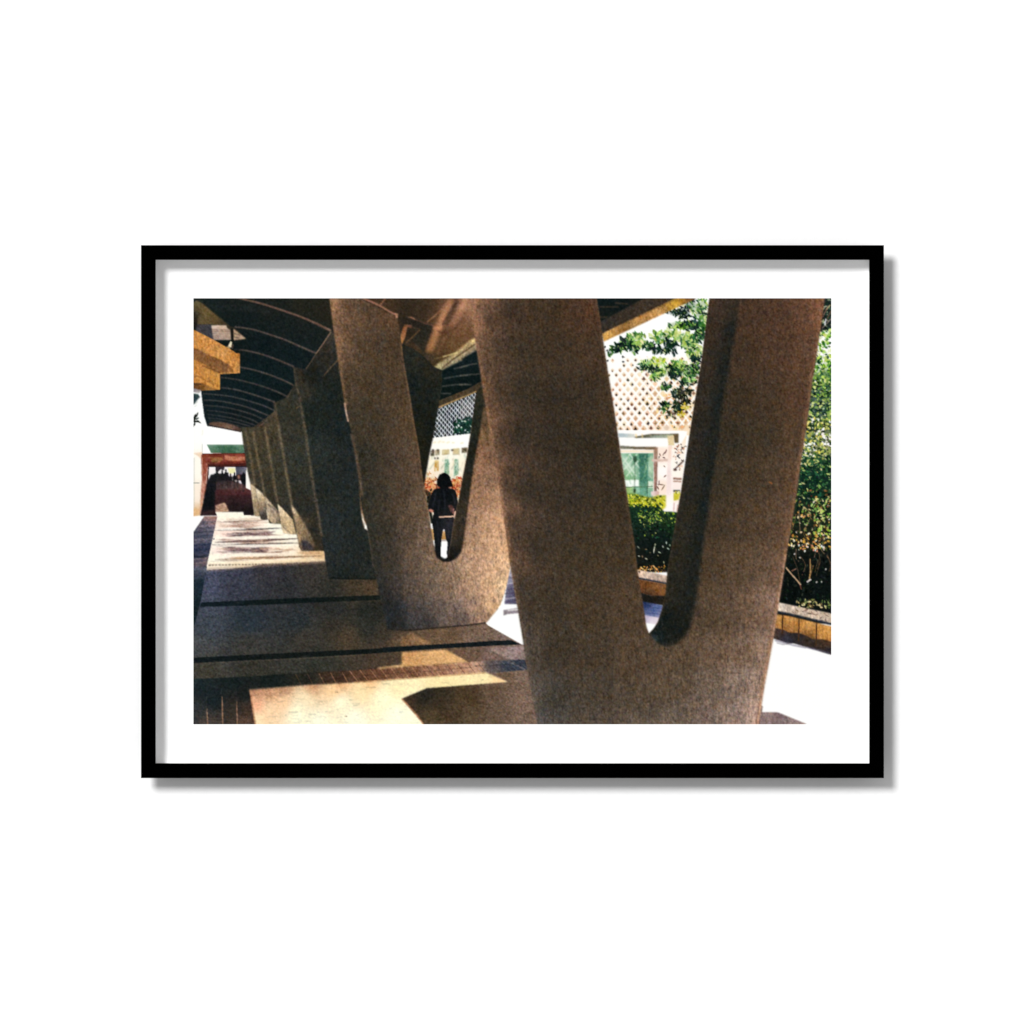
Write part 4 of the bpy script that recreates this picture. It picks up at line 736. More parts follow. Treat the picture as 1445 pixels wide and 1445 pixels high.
poly(C7, [(350, 612, (66, 60, 46)), (360, 650, (61, 56, 43)), (368, 690, (54, 50, 41)), (365, 685, (54, 50, 42))], 'concrete_column.006', .3)
poly(F((655, 640), (700, 670), (755, 735), (775, 965), (715, 965), (690, 860)), [(364, 694, (236, 220, 192)), (370, 702, (206, 184, 148)), (367, 712, (150, 128, 98)), (373, 715, (120, 108, 96)), (374, 728, (58, 54, 52)), (370, 731, (64, 56, 48))], None, .4)
edge_light(F((556, 60), (602, 320), (652, 620)), 2.6, (128, 106, 80), .6, .8)
C6 = F((618, 20), (628, 60), (670, 310), (720, 560), (758, 780), (785, 965), (795, 1000), (905, 1005), (1000, 1005), (1000, 60), (760, 10))
poly(C6, [(362, 612, (68, 61, 47)), (370, 650, (62, 57, 44)), (380, 690, (56, 52, 42)), (385, 710, (50, 47, 40))], 'concrete_column.005', .3)
poly(F((748, 720), (800, 780), (890, 885), (908, 1005), (835, 1005), (788, 965), (770, 860)), [(376, 705, (246, 228, 198)), (382, 712, (186, 162, 128)), (378, 722, (226, 204, 170)), (384, 722, (116, 104, 92)), (388, 728, (170, 150, 124)), (392, 735, (92, 78, 66)), (383, 736, (214, 190, 156))], None, .4)
stroke(F((775, 800), (840, 850), (885, 890)), 2.6, (84, 78, 78), .6, .5)
stroke(F((770, 860), (785, 960)), 2.2, (244, 222, 190), .8, .4)
edge_light(F((628, 60), (670, 310), (720, 560), (758, 770)), 2.8, (130, 110, 82), .6, .8)
C5 = A((742, 1285), (840, 1200))+F((900, 0), (1060, 900), (1075, 1112), (945, 1100), (930, 1060), (915, 1000), (880, 800), (840, 560), (790, 250), (748, 20))
poly(C5, [(378, 605, (70, 62, 47)), (385, 620, (62, 57, 45)), (392, 660, (58, 56, 46)), (398, 690, (54, 52, 43)), (405, 715, (50, 46, 40)), (408, 735, (48, 44, 37))], 'concrete_column.004', .3)
poly(F((878, 800), (930, 850), (1035, 965), (1068, 1112), (1000, 1112), (940, 1095), (912, 1000)), [(393, 713, (252, 238, 210)), (398, 722, (226, 200, 160)), (405, 730, (212, 184, 142)), (412, 740, (206, 178, 136)), (402, 745, (190, 164, 126)), (414, 750, (214, 186, 144))], None, .4)
poly(F((918, 1030), (990, 1090), (1000, 1108), (940, 1100)), (236, 212, 176), None, .4, .9)
stroke(F((930, 1030), (985, 1085)), 1.4, (130, 104, 82), .6, .4)
edge_light(F((748, 20), (790, 250), (840, 560), (878, 790)), 3.2, (136, 116, 88), .6, .9)
C4 = A((848, 1105), (862, 1200))+F((888, 0), (945, 350), (1002, 680), (1060, 1000), (1100, 1240), (1125, 1280), (1355, 1284), (1420, 1284), (1300, 200))+A((1060, 900), (985, 1050))
poly(C4, [(400, 580, (48, 47, 39)), (412, 560, (48, 47, 40)), (405, 610, (52, 50, 42)), (415, 650, (51, 52, 45)), (425, 690, (46, 47, 42)), (435, 720, (42, 42, 39)), (442, 750, (44, 40, 34)), (448, 772, (52, 44, 34)), (420, 700, (44, 40, 34)), (430, 735, (60, 52, 42))], 'concrete_column.003', .3)
poly(F((1018, 815), (1060, 860), (1140, 980), (1220, 1120), (1265, 1235), (1240, 1275), (1120, 1282), (1085, 1150), (1050, 960)), [(413, 717, (232, 208, 172)), (418, 730, (170, 144, 110)), (424, 745, (160, 136, 102)), (430, 752, (124, 104, 78)), (438, 765, (116, 96, 70)), (421, 760, (196, 164, 124)), (430, 768, (70, 62, 62)), (443, 772, (92, 76, 58)), (428, 735, (116, 98, 74)), (424, 775, (150, 124, 96))], None, .9)
poly(F((1120, 1170), (1180, 1180), (1235, 1230), (1250, 1275), (1135, 1275)), (44, 42, 50), None, 1.0, .75)
edge_light(F((888, 0), (945, 350), (1002, 680), (1022, 820)), 3.6, (132, 114, 88), .6, 1.0)
edge_light(A((848, 1105), (862, 1200), (890, 1340)), 3.2, (118, 98, 74), .6, .9)
stroke(A((1068, 1166), (1105, 1142)), 1.5, (120, 100, 66), .8, .4)
C3 = A((1045, 745), (1068, 920), (1105, 1050), (1137, 1250))+F((1150, 0), (1215, 430), (1290, 880), (1368, 1388))+P((463, 813), (466, 816.5), (480, 817.5), (531, 817.5), (560, 800), (540, 600), (500, 421), (470, 470), (447, 507), (431, 521))
poly(C3, [(420, 525, (50, 46, 40)), (425, 550, (52, 48, 40)), (440, 530, (26, 28, 28)), (460, 500, (34, 34, 32)), (470, 480, (46, 44, 40)), (440, 580, (30, 35, 33)), (465, 560, (28, 33, 32)), (480, 600, (28, 33, 34)), (450, 640, (40, 44, 42)), (470, 660, (35, 39, 39)), (490, 660, (34, 38, 40)), (500, 720, (33, 38, 38)), (465, 730, (38, 42, 43)),
          (470, 790, (36, 40, 42)), (500, 790, (34, 37, 36)), (520, 800, (38, 40, 37)), (490, 812, (28, 32, 32)), (462, 780, (37, 41, 43)), (455, 700, (34, 37, 36))], 'concrete_column.002', .3)
edge_light(A((1105, 1050), (1137, 1250), (1172, 1445))+F((1215, 430), (1290, 880), (1330, 1130)), 3.4, (112, 98, 78), .6, 1.0)
edge_light(A((1045, 745), (1068, 920), (1105, 1050)), 2.4, (84, 74, 58), .7)
stroke(P((463, 816), (531, 817)), 2.0, (16, 20, 22), .8, .5)
poly(A((1422, 388), (1450, 400), (1450, 690), (1300, 900), (1180, 770)), [(466, 480, (54, 48, 42)), (450, 505, (48, 42, 36)), (440, 520, (30, 30, 28))], None, .8, .8)
stroke(A((1422, 388), (1340, 510), (1272, 606)), 1.5, (134, 110, 88), .9, .25)
stroke(A((1272, 606), (1220, 690), (1168, 765)), 1.4, (84, 72, 58), .9, .25)
stroke(B((125, 670), (60, 735), (-20, 830)), 1.5, (110, 90, 62), .85, .3)
stroke(B((-5, 345), (50, 372)), 2.2, (130, 104, 84), .85, .3)
stroke(B((50, 385), (0, 460)), 1.3, (116, 98, 78), .8, .3)
# light slot and shade right of C3
poly(G((330, 560), (360, 900), (380, 1040), (425, 1075), (410, 1000), (370, 850)), (100, 74, 52), None, .4)

C2L = P((465.3, 421), (470.4, 460.7), (476.6, 503.6), (485, 559), (491.8, 593), (496.5, 615), (500.5, 637), (507, 677), (512, 715), (518, 745), (522.5, 770), (526.5, 795), (531, 815), (536, 842), (541.5, 866.5), (545, 882))
C2V = P((672, 553), (664, 611), (659, 641.5), (652, 677.5), (648, 700), (640, 738), (636, 766), (632, 785), (627, 790.5), (622, 789), (615.5, 782.7), (611, 763), (606.7, 735.6), (601, 699.7), (596, 672), (591.5, 634.6), (585.5, 602), (577.6, 553), (570.7, 514.7), (566.6, 484), (561, 447))
C2 = C2L+P((548, 887), (574, 888.5), (655.7, 882), (685, 878.6))+spline(P((686, 879.5), (697, 866), (706.5, 852.5), (714.8, 826.5), (719, 806), (720.8, 795), (722, 780)), 3)+P((740, 780), (700, 560), (683, 540))+C2V+P((510, 422), (508, 421))
poly(C2, [
    (472, 430, (150, 112, 84)), (490, 430, (96, 74, 56)), (520, 430, (84, 66, 50)), (550, 450, (88, 66, 48)), (475, 485, (136, 100, 74)), (490, 488, (92, 72, 54)), (512, 488, (80, 64, 48)), (535, 488, (72, 58, 44)), (560, 490, (74, 58, 42)),
    (500, 540, (74, 60, 45)), (530, 540, (70, 57, 43)), (560, 540, (76, 60, 44)), (505, 590, (62, 53, 41)), (530, 590, (66, 55, 42)), (560, 590, (76, 61, 46)), (580, 590, (84, 66, 47)), (508, 650, (50, 46, 38)), (522, 650, (54, 49, 40)), (545, 650, (68, 56, 45)), (565, 650, (78, 63, 50)), (588, 650, (92, 73, 56)),
    (518, 700, (50, 46, 38)), (535, 700, (58, 51, 42)), (560, 700, (76, 63, 50)), (597, 705, (100, 81, 63)), (525, 750, (48, 45, 38)), (545, 750, (56, 50, 42)), (570, 750, (84, 69, 56)), (603, 752, (110, 90, 73)), (530, 790, (48, 46, 41)), (550, 790, (60, 53, 46)), (580, 790, (96, 80, 66)), (612, 790, (122, 100, 82)),
    (536, 825, (44, 43, 42)), (555, 828, (62, 55, 50)), (580, 828, (86, 74, 64)), (605, 828, (106, 89, 75)), (630, 828, (124, 102, 84)), (650, 828, (164, 132, 108)), (672, 828, (198, 158, 126)), (692, 828, (220, 176, 136)), (708, 828, (242, 204, 160)),
    (545, 862, (36, 38, 42)), (565, 862, (52, 51, 52)), (590, 862, (76, 69, 66)), (620, 860, (98, 85, 78)), (645, 858, (122, 102, 90)), (668, 858, (160, 130, 110)), (690, 855, (210, 168, 128)), (555, 882, (38, 38, 40)), (600, 880, (60, 57, 56)), (650, 874, (100, 85, 78)), (678, 868, (170, 136, 110)),
    (640, 805, (146, 118, 95)), (662, 800, (182, 145, 116)), (685, 798, (214, 170, 134)), (710, 795, (232, 188, 146)), (665, 765, (172, 136, 109)), (690, 765, (206, 162, 126)), (712, 770, (224, 178, 138)), (664, 735, (160, 125, 100)), (685, 735, (190, 148, 116)), (705, 735, (204, 158, 122)),
    (668, 700, (152, 116, 90)), (690, 700, (170, 130, 100)), (672, 670, (146, 110, 84)), (692, 670, (146, 110, 86)), (678, 645, (146, 106, 80)), (694, 645, (120, 90, 70)), (682, 615, (122, 92, 66)), (687, 590, (92, 73, 52)), (683, 565, (56, 48, 36))], 'concrete_column.001', .35)
edge_light(P((466.5, 421), (471.8, 460.7), (478, 503.6), (486.3, 559), (489, 572)), 3.6, (136, 104, 76), .65, .9)
stroke(B((190, 1110), (205, 1200), (225, 1300)), 2.4, (214, 176, 150), .9, .5)
edge_light(P((495, 612), (501.5, 637), (508, 677), (511, 700)), 3.2, (130, 104, 78), .55, .8)
poly(G((340, 760), (365, 870), (385, 960), (415, 1030), (425, 1072), (395, 1055), (370, 960)), [(508, 715, (150, 118, 90)), (514, 738, (246, 238, 222)), (517, 746, (253, 250, 240))], None, .35)
stroke(G((425, 1080), (455, 1240), (480, 1445)), 1.8, (96, 80, 68), .5, .6)
edge_light([(x-1.2, y) for x, y in P((606.7, 735.6), (601, 699.7), (596, 672), (591.5, 634.6), (585.5, 602), (577.6, 553), (570.7, 514.7), (566.6, 484))], 2.4, (126, 96, 70), .5, .7)
# the shaded inner face of the V
C2S = P((672, 548), (664, 611), (659, 641.5), (652, 677.5), (648, 700), (640, 738), (636, 766), (632, 785), (624, 790))+spline(P((624, 790), (631, 792.5), (640, 790.5), (648, 783), (652.5, 773), (657.5, 738), (663, 697), (668.6, 658), (675, 621), (678.5, 600), (682, 565), (682, 545)), 4)
poly(C2S, [(676, 560, (40, 38, 30)), (670, 600, (36, 36, 28)), (665, 640, (34, 32, 26)), (658, 680, (38, 33, 26)), (652, 720, (50, 42, 33)), (645, 755, (58, 48, 38)), (638, 785, (24, 21, 22)), (651, 762, (40, 34, 28)), (630, 789, (16, 15, 18))], None, .9, clip=region(C2))
poly(P((612, 770), (618, 783), (627, 788), (640, 787), (636, 792), (626, 793), (616, 787)), (18, 16, 18), None, .5, .9)
stroke(B((370, 40), (480, 85), (570, 130), (650, 180), (728, 215)), 2.6, (158, 110, 88), .9, .4)
stroke(B((372, 60), (480, 108), (570, 152), (640, 200)), 1.4, (60, 44, 36), .7, .5)
stroke(B((605, 45), (555, 105)), 2.0, (150, 104, 78), .9, .3)
poly(B((700, 195), (735, 200), (732, 245), (715, 240)), (176, 130, 104), None, .3)
stroke(P((546, 887.5), (574, 889.5), (655, 882.8), (685, 878.8)), 1.8, (26, 22, 22), .85, .35)
poly(P((534, 832), (545, 870), (552, 888), (575, 889), (565, 860), (550, 830)), (34, 34, 36), None, 3.5, .55)

# ---- 13 nearest column ------------------------------------------------------------------------
C1L = P((664, 421), (666.6, 449.6), (670.8, 480), (676, 516), (681, 546.5), (685.5, 574), (690.3, 603), (696, 638.8), (703, 677.5), (708.7, 715), (714, 752), (719.5, 794), (730, 855), (739, 910), (747.5, 965), (753, 994), (759, 1023))
C1R = P((1070, 1023), (1073.6, 999.7), (1078.8, 967), (1085.7, 930.5), (1092.6, 892.5), (1098.7, 852), (1104.7, 815), (1110, 782), (1113, 763), (1118.4, 731.5), (1125, 690), (1131, 645.7), (1137.5, 605), (1142, 574), (1146, 541), (1152, 503.6), (1155.8, 477), (1160, 449.6), (1163.5, 421))
OPR = P((1001, 421), (996.4, 456.5), (989.5, 512), (982.6, 553), (977, 588), (974.2, 606), (968.7, 641.5), (960.4, 697), (953.5, 735), (947, 774), (943.5, 793), (941.5, 809), (939, 837), (933.7, 861), (928, 878))
OPL = P((915.5, 893.5), (912, 884), (909.4, 866.5), (906, 844), (901.7, 819.8), (897.5, 786), (895.4, 766), (888.4, 721.8), (881.5, 677.5), (874.6, 632), (870, 602), (866, 574), (858, 525.7), (851, 481), (847, 450), (842, 421))
C1 = C1L+C1R+OPR+spline(P((928, 878), (922, 887), (915.5, 893.5)), 4)+OPL
poly(C1, [
    (667, 425, (172, 124, 94)), (671, 452, (156, 112, 84)), (680, 435, (104, 79, 62)), (692, 450, (78, 60, 47)), (720, 440, (66, 51, 39)), (770, 440, (64, 49, 36)), (815, 440, (74, 53, 39)), (836, 440, (82, 58, 42)), (684, 490, (106, 81, 62)), (702, 490, (74, 58, 45)), (735, 490, (62, 50, 38)), (785, 490, (62, 49, 37)), (835, 495, (70, 53, 39)),
    (688, 545, (102, 77, 59)), (706, 545, (72, 57, 44)), (735, 550, (56, 46, 36)), (785, 560, (55, 44, 35)), (830, 560, (58, 46, 36)), (855, 570, (66, 51, 37)), (695, 600, (118, 88, 67)), (710, 605, (78, 61, 48)), (732, 610, (56, 46, 37)), (780, 620, (53, 43, 34)), (830, 630, (53, 43, 33)), (864, 640, (60, 47, 34)),
    (705, 660, (112, 84, 66)), (720, 665, (72, 57, 46)), (745, 690, (57, 47, 38)), (800, 700, (57, 47, 38)), (870, 700, (60, 48, 36)), (716, 720, (104, 79, 62)), (728, 740, (74, 59, 47)), (760, 770, (62, 51, 40)), (815, 780, (64, 52, 39)), (880, 780, (66, 53, 39)), (726, 790, (94, 73, 58)), (738, 840, (70, 59, 49)), (770, 845, (64, 53, 41)), (830, 850, (70, 56, 42)), (892, 855, (78, 62, 46)),
    (748, 910, (78, 68, 58)), (785, 910, (64, 54, 43)), (840, 920, (70, 58, 45)), (900, 930, (84, 68, 52)), (757, 980, (86, 77, 69)), (776, 985, (66, 61, 53)), (840, 980, (74, 64, 52)), (900, 990, (86, 73, 59)), (768, 1015, (84, 78, 73)), (840, 1015, (84, 73, 62)), (900, 1015, (96, 83, 71)), (950, 1015, (106, 92, 79)), (1000, 1012, (122, 104, 93)), (1040, 1010, (148, 126, 114)), (1064, 1010, (192, 160, 142)),
    (950, 970, (94, 78, 62)), (1000, 970, (110, 93, 79)), (1040, 965, (138, 117, 102)), (1068, 965, (166, 138, 120)), (960, 930, (90, 73, 56)), (1010, 920, (104, 84, 67)), (1050, 920, (122, 99, 82)), (1078, 920, (148, 121, 102)), (1000, 870, (80, 65, 49)), (1025, 862, (90, 72, 56)), (1050, 860, (104, 83, 66)), (1075, 860, (122, 97, 79)), (1092, 855, (146, 117, 100)),
    (1005, 800, (76, 61, 45)), (1040, 800, (88, 70, 53)), (1075, 800, (98, 77, 60)), (1100, 800, (114, 88, 70)), (1015, 740, (66, 53, 40)), (1050, 740, (78, 62, 46)), (1085, 740, (84, 66, 50)), (1108, 740, (100, 76, 58)), (1020, 680, (58, 48, 36)), (1060, 670, (68, 55, 41)), (1090, 660, (77, 62, 47)), (1120, 665, (92, 70, 52)), (1035, 620, (54, 45, 35)), (1075, 620, (64, 52, 39)), (1120, 620, (80, 62, 46)),
    (1040, 560, (60, 47, 35)), (1085, 560, (70, 54, 40)), (1130, 560, (88, 64, 47)), (1050, 500, (68, 51, 38)), (1095, 490, (78, 57, 43)), (1138, 500, (96, 69, 51)), (1060, 440, (72, 53, 40)), (1100, 440, (80, 58, 44)), (1135, 440, (98, 69, 52)), (1156, 440, (130, 90, 66))], 'concrete_column', .35)
# rounded arrises
edge_light([(x+2.5, y) for x, y in C1L[:12]], 5, (150, 112, 86), .45, 1.3)
edge_light([(x+1.2, y) for x, y in C1L[5:13]], 2.4, (158, 116, 84), .45, .8)
edge_light([(x+2.2, y) for x, y in C1L[11:]], 4, (112, 94, 78), .4, 1.3)
edge_light([(x-2.2, y) for x, y in C1R], 4.4, (156, 112, 82), .5, 1.3)
edge_light([(x-1.0, y) for x, y in C1R[:8]], 2.2, (214, 168, 136), .5, .6)
edge_light([(x-1.5, y) for x, y in OPL], 3, (98, 74, 54), .45, .9)
FRT = P((1043, 421), (1041, 440), (1035, 477), (1027, 525.7), (1020, 565), (1016, 600), (1008, 655), (1001, 708), (995, 750), (990, 790), (986.5, 823), (980, 860), (974, 884), (966, 899), (955, 909), (940, 913), (928, 908), (920, 899), (915.5, 893.5))
SOF = OPR+P((922, 887), (915.5, 893.5))+FRT[::-1]
poly(SOF, [
    (1010, 430, (64, 48, 38)), (1035, 430, (52, 42, 34)), (1005, 470, (58, 45, 36)), (1030, 470, (38, 34, 30)), (1000, 520, (54, 43, 34)), (1022, 520, (33, 32, 30)), (992, 570, (49, 41, 34)), (1014, 570, (30, 31, 30)), (983, 625, (46, 39, 34)), (1008, 625, (34, 32, 30)), (978, 670, (46, 39, 32)), (1000, 670, (28, 30, 30)), (970, 720, (45, 39, 32)), (993, 720, (28, 30, 29)),
    (962, 760, (46, 40, 32)), (985, 770, (29, 30, 28)), (952, 800, (42, 37, 30)), (978, 810, (31, 30, 28)), (948, 840, (40, 36, 30)), (972, 850, (33, 32, 29)), (940, 880, (20, 23, 23)), (960, 890, (25, 25, 24)), (930, 898, (20, 27, 29)), (945, 908, (32, 31, 28))], None, 2.6, clip=region(C1))
stroke(spline([(x-3, y) for x, y in P((1041, 440), (1034, 480), (1025, 530), (1016, 575), (1012, 612), (1004, 660), (997, 710), (990, 755))], 4), 9, (24, 28, 29), .4, 2.6, clip=region(C1))
poly(N((1140, 665), (1200, 680), (1210, 715), (1170, 712)), (44, 56, 62), None, .9, .6)
edge_light(P((916, 895), (926, 907), (940, 914), (955, 911)), 2, (104, 86, 66), .45, .8)
poly(E((750, 575), (765, 570), (790, 590), (782, 600), (760, 592)), (0, 0, 0), None, .3, .0)
poly(J((755, 575), (795, 585), (790, 600), (758, 588)), (170, 100, 50), None, .4, .8)
# formwork seams and small pits
for pts, c, a_ in ((E((660, 910), (860, 920)), (40, 30, 26), .5), (E((380, 905), (640, 925)), (50, 38, 30), .35), (O((470, 975), (680, 985)), (64, 52, 44), .5), (Cc((1100, 1075), (1210, 1050)), (30, 24, 22), .7), (Cc((700, 1110), (1140, 1090)), (44, 36, 30), .35), (N((900, 990), (985, 1080)), (36, 28, 24), .5)):
    stroke(pts, 1.2, c, a_, .5)
for x, y in ((1000, 944), (967, 944), (975, 940), (1040, 470), (1110, 440), (1090, 500), (1143, 498), (1085, 512), (1049, 658), (558, 648), (675, 715), (680, 717), (576, 714), (598, 655), (1106, 457), (820, 505), (812, 563)):
    leaf(x, y, 3, 1.8, rng.uniform(0, 3), (30, 24, 24), None, .55, None, .3)

# ---- 14 rain streaks and pour marks on the two near columns --------------------------------------
def lab_is(x, y, name):
    ix, iy = int((x-PX0)*SS), int((y-PY0)*SS)
    return 0 <= ix < PW*SS and 0 <= iy < PH*SS and LABELS[LAB[iy, ix]] == name
def streaks(name, box, n, ln, al, col, bias=None, tilt=0):
    for _ in range(n):
        x, y = rng.uniform(box[0], box[2]), rng.uniform(box[1], box[3])
        if bias is not None: y = box[3]-(box[3]-box[1])*abs(rng.normal(0, bias))
        l = rng.uniform(*ln); t = tilt(x, y) if callable(tilt) else tilt
        if not (lab_is(x, y, name) and lab_is(x+t*l, y+l, name) and lab_is(x+t*l*.5-2, y+l*.5, name) and lab_is(x+t*l*.5+2, y+l*.5, name)): continue
        k = [(x+t*l*u+rng.normal(0, .35), y+l*u) for u in (0, .25, .5, .75, 1)]
        w = rng.uniform(.6, 1.6); q = spline(k, 3); m_ = len(q)//2
        a = al*rng.uniform(.5, 1)
        stroke(q[:m_+1], .2, col, a, .4, None, w); stroke(q[m_:], w, col, a, .4, None, .2)
T1 = lambda x, y: (.13 if x < 905 else -.13) if y < 880 else (.10-.20*(x-760)/310)
DKS, LTS = (30, 25, 24), (176, 146, 116)
streaks('concrete_column', (664, 425, 1164, 1022), 900, (4, 26), .30, DKS, None, T1)
streaks('concrete_column', (745, 880, 1080, 1022), 700, (4, 22), .34, DKS, .5, T1)
streaks('concrete_column', (664, 425, 1164, 1022), 500, (3, 14), .14, LTS, None, T1)
streaks('concrete_column', (900, 800, 1110, 1022), 260, (3, 12), .18, (206, 176, 150), None, T1)
T2 = lambda x, y: .14 if y < 760 else (.12-.26*(x-540)/180)
streaks('concrete_column.001', (465, 425, 720, 885), 420, (3, 18), .26, DKS, None, T2)
streaks('concrete_column.001', (535, 780, 720, 885), 520, (3, 14), .36, (44, 36, 38), .55, T2)
streaks('concrete_column.001', (560, 700, 720, 860), 240, (2, 8), .26, (232, 196, 160), None, T2)
for k in range(150):
    x, y = rng.uniform(540, 715), rng.uniform(600, 880)
    if lab_is(x, y, 'concrete_column.001'): leaf(x, y, rng.uniform(1, 2.4), rng.uniform(.8, 1.4), rng.uniform(0, 3), (38, 32, 34), None, rng.uniform(.3, .7), None, .2)
for k in range(330):
    x, y = rng.uniform(690, 1150), rng.uniform(430, 1020)
    if lab_is(x, y, 'concrete_column'): leaf(x, y, rng.uniform(1, 3), rng.uniform(.8, 1.6), rng.uniform(0, 3), (26, 22, 22), None, rng.uniform(.25, .7), None, .2)
# scuffs and grit on the paving
for k in range(420):
    x, y = rng.uniform(276, 745), rng.uniform(808, 1020)
    if lab_is(x, y, 'pavement'): stroke(P((x, y), (x+rng.uniform(2, 14), y-rng.uniform(0, .8))), rng.uniform(.6, 1.4), pick([(30, 28, 30), (120, 104, 92), (44, 40, 40), (150, 128, 106)]), rng.uniform(.08, .28), .4)

# ---------------------------------------------------------------------------
def components(lab):
    """4-connected regions of equal label, by merging runs row by row"""
    par = []
    def find(a):
        while par[a] != a: par[a] = par[par[a]]; a = par[a]
        return a
    out = np.zeros(lab.shape, np.int32); prev = []
    for y in range(lab.shape[0]):
        row = lab[y]; cut = np.flatnonzero(np.diff(row))+1
        st = np.concatenate([[0], cut]); en = np.concatenate([cut, [len(row)]]); cur = []; k = 0
        for a, b in zip(st.tolist(), en.tolist()):
            i = len(par); par.append(i); v = int(row[a])
            while k < len(prev) and prev[k][1] <= a: k += 1
            q = k
            while q < len(prev) and prev[q][0] < b:
                if prev[q][2] == v:
                    ra, rb = find(prev[q][3]), find(i)
                    if ra != rb: par[max(ra, rb)] = min(ra, rb)
                q += 1
            cur.append((a, b, v, i)); out[y, a:b] = i
        prev = cur
    root = np.array([find(i) for i in range(len(par))])
    u, inv = np.unique(root[out], return_inverse=True)
    return inv.reshape(lab.shape), len(u)

def tidy(lab):
    lab = lab.copy()
    # leaf gaps belong to the crown they lie in
    for nm in ('tree', 'shrub', 'hedge', 'flower_bush'):
        if nm not in LABELS: continue
        m = (lab == LABELS.index(nm)).astype(np.float32)
        d = box1(box1(m, 4, 0), 4, 1) > .42
        ok = np.isin(lab, [LABELS.index(n) for n in ('sky', 'lattice_screen', 'glass_pavilion', 'tree', 'shrub', 'hedge') if n in LABELS])
        lab[d & ok] = LABELS.index(nm)
    for _ in range(4):                 # absorb fragments into the neighbour they touch most
        cmp_, n = components(lab)
        size = np.bincount(cmp_.ravel(), minlength=n)
        first = np.zeros(n, int); first[cmp_.ravel()] = lab.ravel()
        lim = np.array([20 if LABELS[f].startswith('person') or LABELS[f] == 'roof_hook' else 90 for f in first])
        small = np.flatnonzero(size < lim)
        if not len(small): break
        votes = {}
        for ax in (0, 1):
            a = cmp_[:-1] if ax == 0 else cmp_[:, :-1]; b = cmp_[1:] if ax == 0 else cmp_[:, 1:]
            e = a != b
            for p, q in zip(a[e].tolist(), b[e].tolist()):
                votes.setdefault(p, {}).setdefault(q, 0); votes[p][q] += 1
                votes.setdefault(q, {}).setdefault(p, 0); votes[q][p] += 1
        new = first.copy(); sm = set(small.tolist())
        for c in sorted(small, key=lambda c: size[c]):
            v = votes.get(c, {})
            if v:
                t = max(v, key=lambda k: v[k]+(size[k] >= 90)*1000); new[c] = first[t]
        lab = new[cmp_].astype(np.int16)
    return lab

def finish():
    img = IMG.reshape(PH, SS, PW, SS, 3).mean((1, 3))
    lab = LAB[::SS, ::SS]
    fy = np.fft.fftfreq(PH)[:, None]; fx = np.fft.rfftfreq(PW)[None, :]
    gk = np.exp(-2*math.pi**2*0.40**2*(fx**2+fy**2))
    pad = img.copy()
    img = np.stack([np.fft.irfft2(np.fft.rfft2(img[..., c])*gk, s=(PH, PW)) for c in range(3)], 2)
    img[:2] = pad[:2]; img[-2:] = pad[-2:]; img[:, :2] = pad[:, :2]; img[:, -2:] = pad[:, -2:]
    l0 = img.mean(2, keepdims=True); dk = np.clip((60-l0)/40, 0, 1)
    img = img*(1-.25*dk)+.25*dk*(l0*np.array([.98, 1.06, .96]))+dk*np.array([1.0, 3.0, .5])
    conc = np.zeros((PH, PW), np.float32); pave = np.zeros((PH, PW), np.float32)
    for i, n in enumerate(LABELS):
        if n.startswith('concrete_column'): conc[lab == i] = 1
        if n in ('stone_bracket', 'planter_wall', 'canopy_fascia'): conc[lab == i] = .9
        if n in ('pavement', 'tiled_paving'): pave[lab == i] = 1
    conc = (conc+np.roll(conc, 1, 0)+np.roll(conc, -1, 0)+np.roll(conc, 1, 1)+np.roll(conc, -1, 1))/5
    lum = img.mean(2, keepdims=True)
    # board-marked concrete: mottling, vertical streaks, speckle
    mod = .035*noise(.5, .6, 1)+.075*noise(.85, 1.25, 2)+.035*noise(.9, 5, 3)+.014*noise(9, 14, 4)
    sp = noise(.7, 1.7, 5); mod -= .10*np.clip(sp-1.5, 0, 2)
    warm = noise(2, 2, 6)[..., None]*np.array([1.2, 0, -1.6])
    img = img*(1+(conc*mod*(.62+.12*np.clip(lum[..., 0]/110, 0, 1)))[..., None]*1.1)+conc[..., None]*warm
    modp = (.06*noise(.9, .7, 8)+.02*noise(3, 1.0, 9))*np.clip((262-lum[..., 0])/150, .28, 1)
    img = img*(1+(pave*modp)[..., None])
    # film grain
    g = noise(.5, .5, 10)*.5+noise(.85, .85, 11)*.85
    chroma = np.stack([noise(.8, .8, 12), noise(.8, .8, 13)*.6, noise(.9, .9, 14)], 2)
    amp = (1.6+5.0*np.clip(lum/95, 0, 1))*np.clip((253-lum)/110, 0, 1)
    img = img+amp*g[..., None]+chroma*amp*.42
    return np.clip(img, 0, 255), tidy(lab)

# ---------------------------------------------------------------------------
# THE PLACE: a framed colour print hanging on a white wall
# ---------------------------------------------------------------------------
import bpy
scene = bpy.context.scene
COL = scene.collection
S = 0.0007                       # metres per print pixel (frame about 73 x 53 cm)
CX, CY = 722.5, 722.5            # optical axis, in print pixels
DIST = 6.0                       # camera to wall
H_FRONT, H_LIP, H_MAT = 34*S, 30*S, 6*S     # heights off the wall
E = 1.365                         # light on the wall relative to white

def wx(x, y, z):                 # print pixel -> wall position, real size at height z
    k = (DIST-z)/DIST
    return ((x-CX)*S*k, -z, -(y-CY)*S*k)

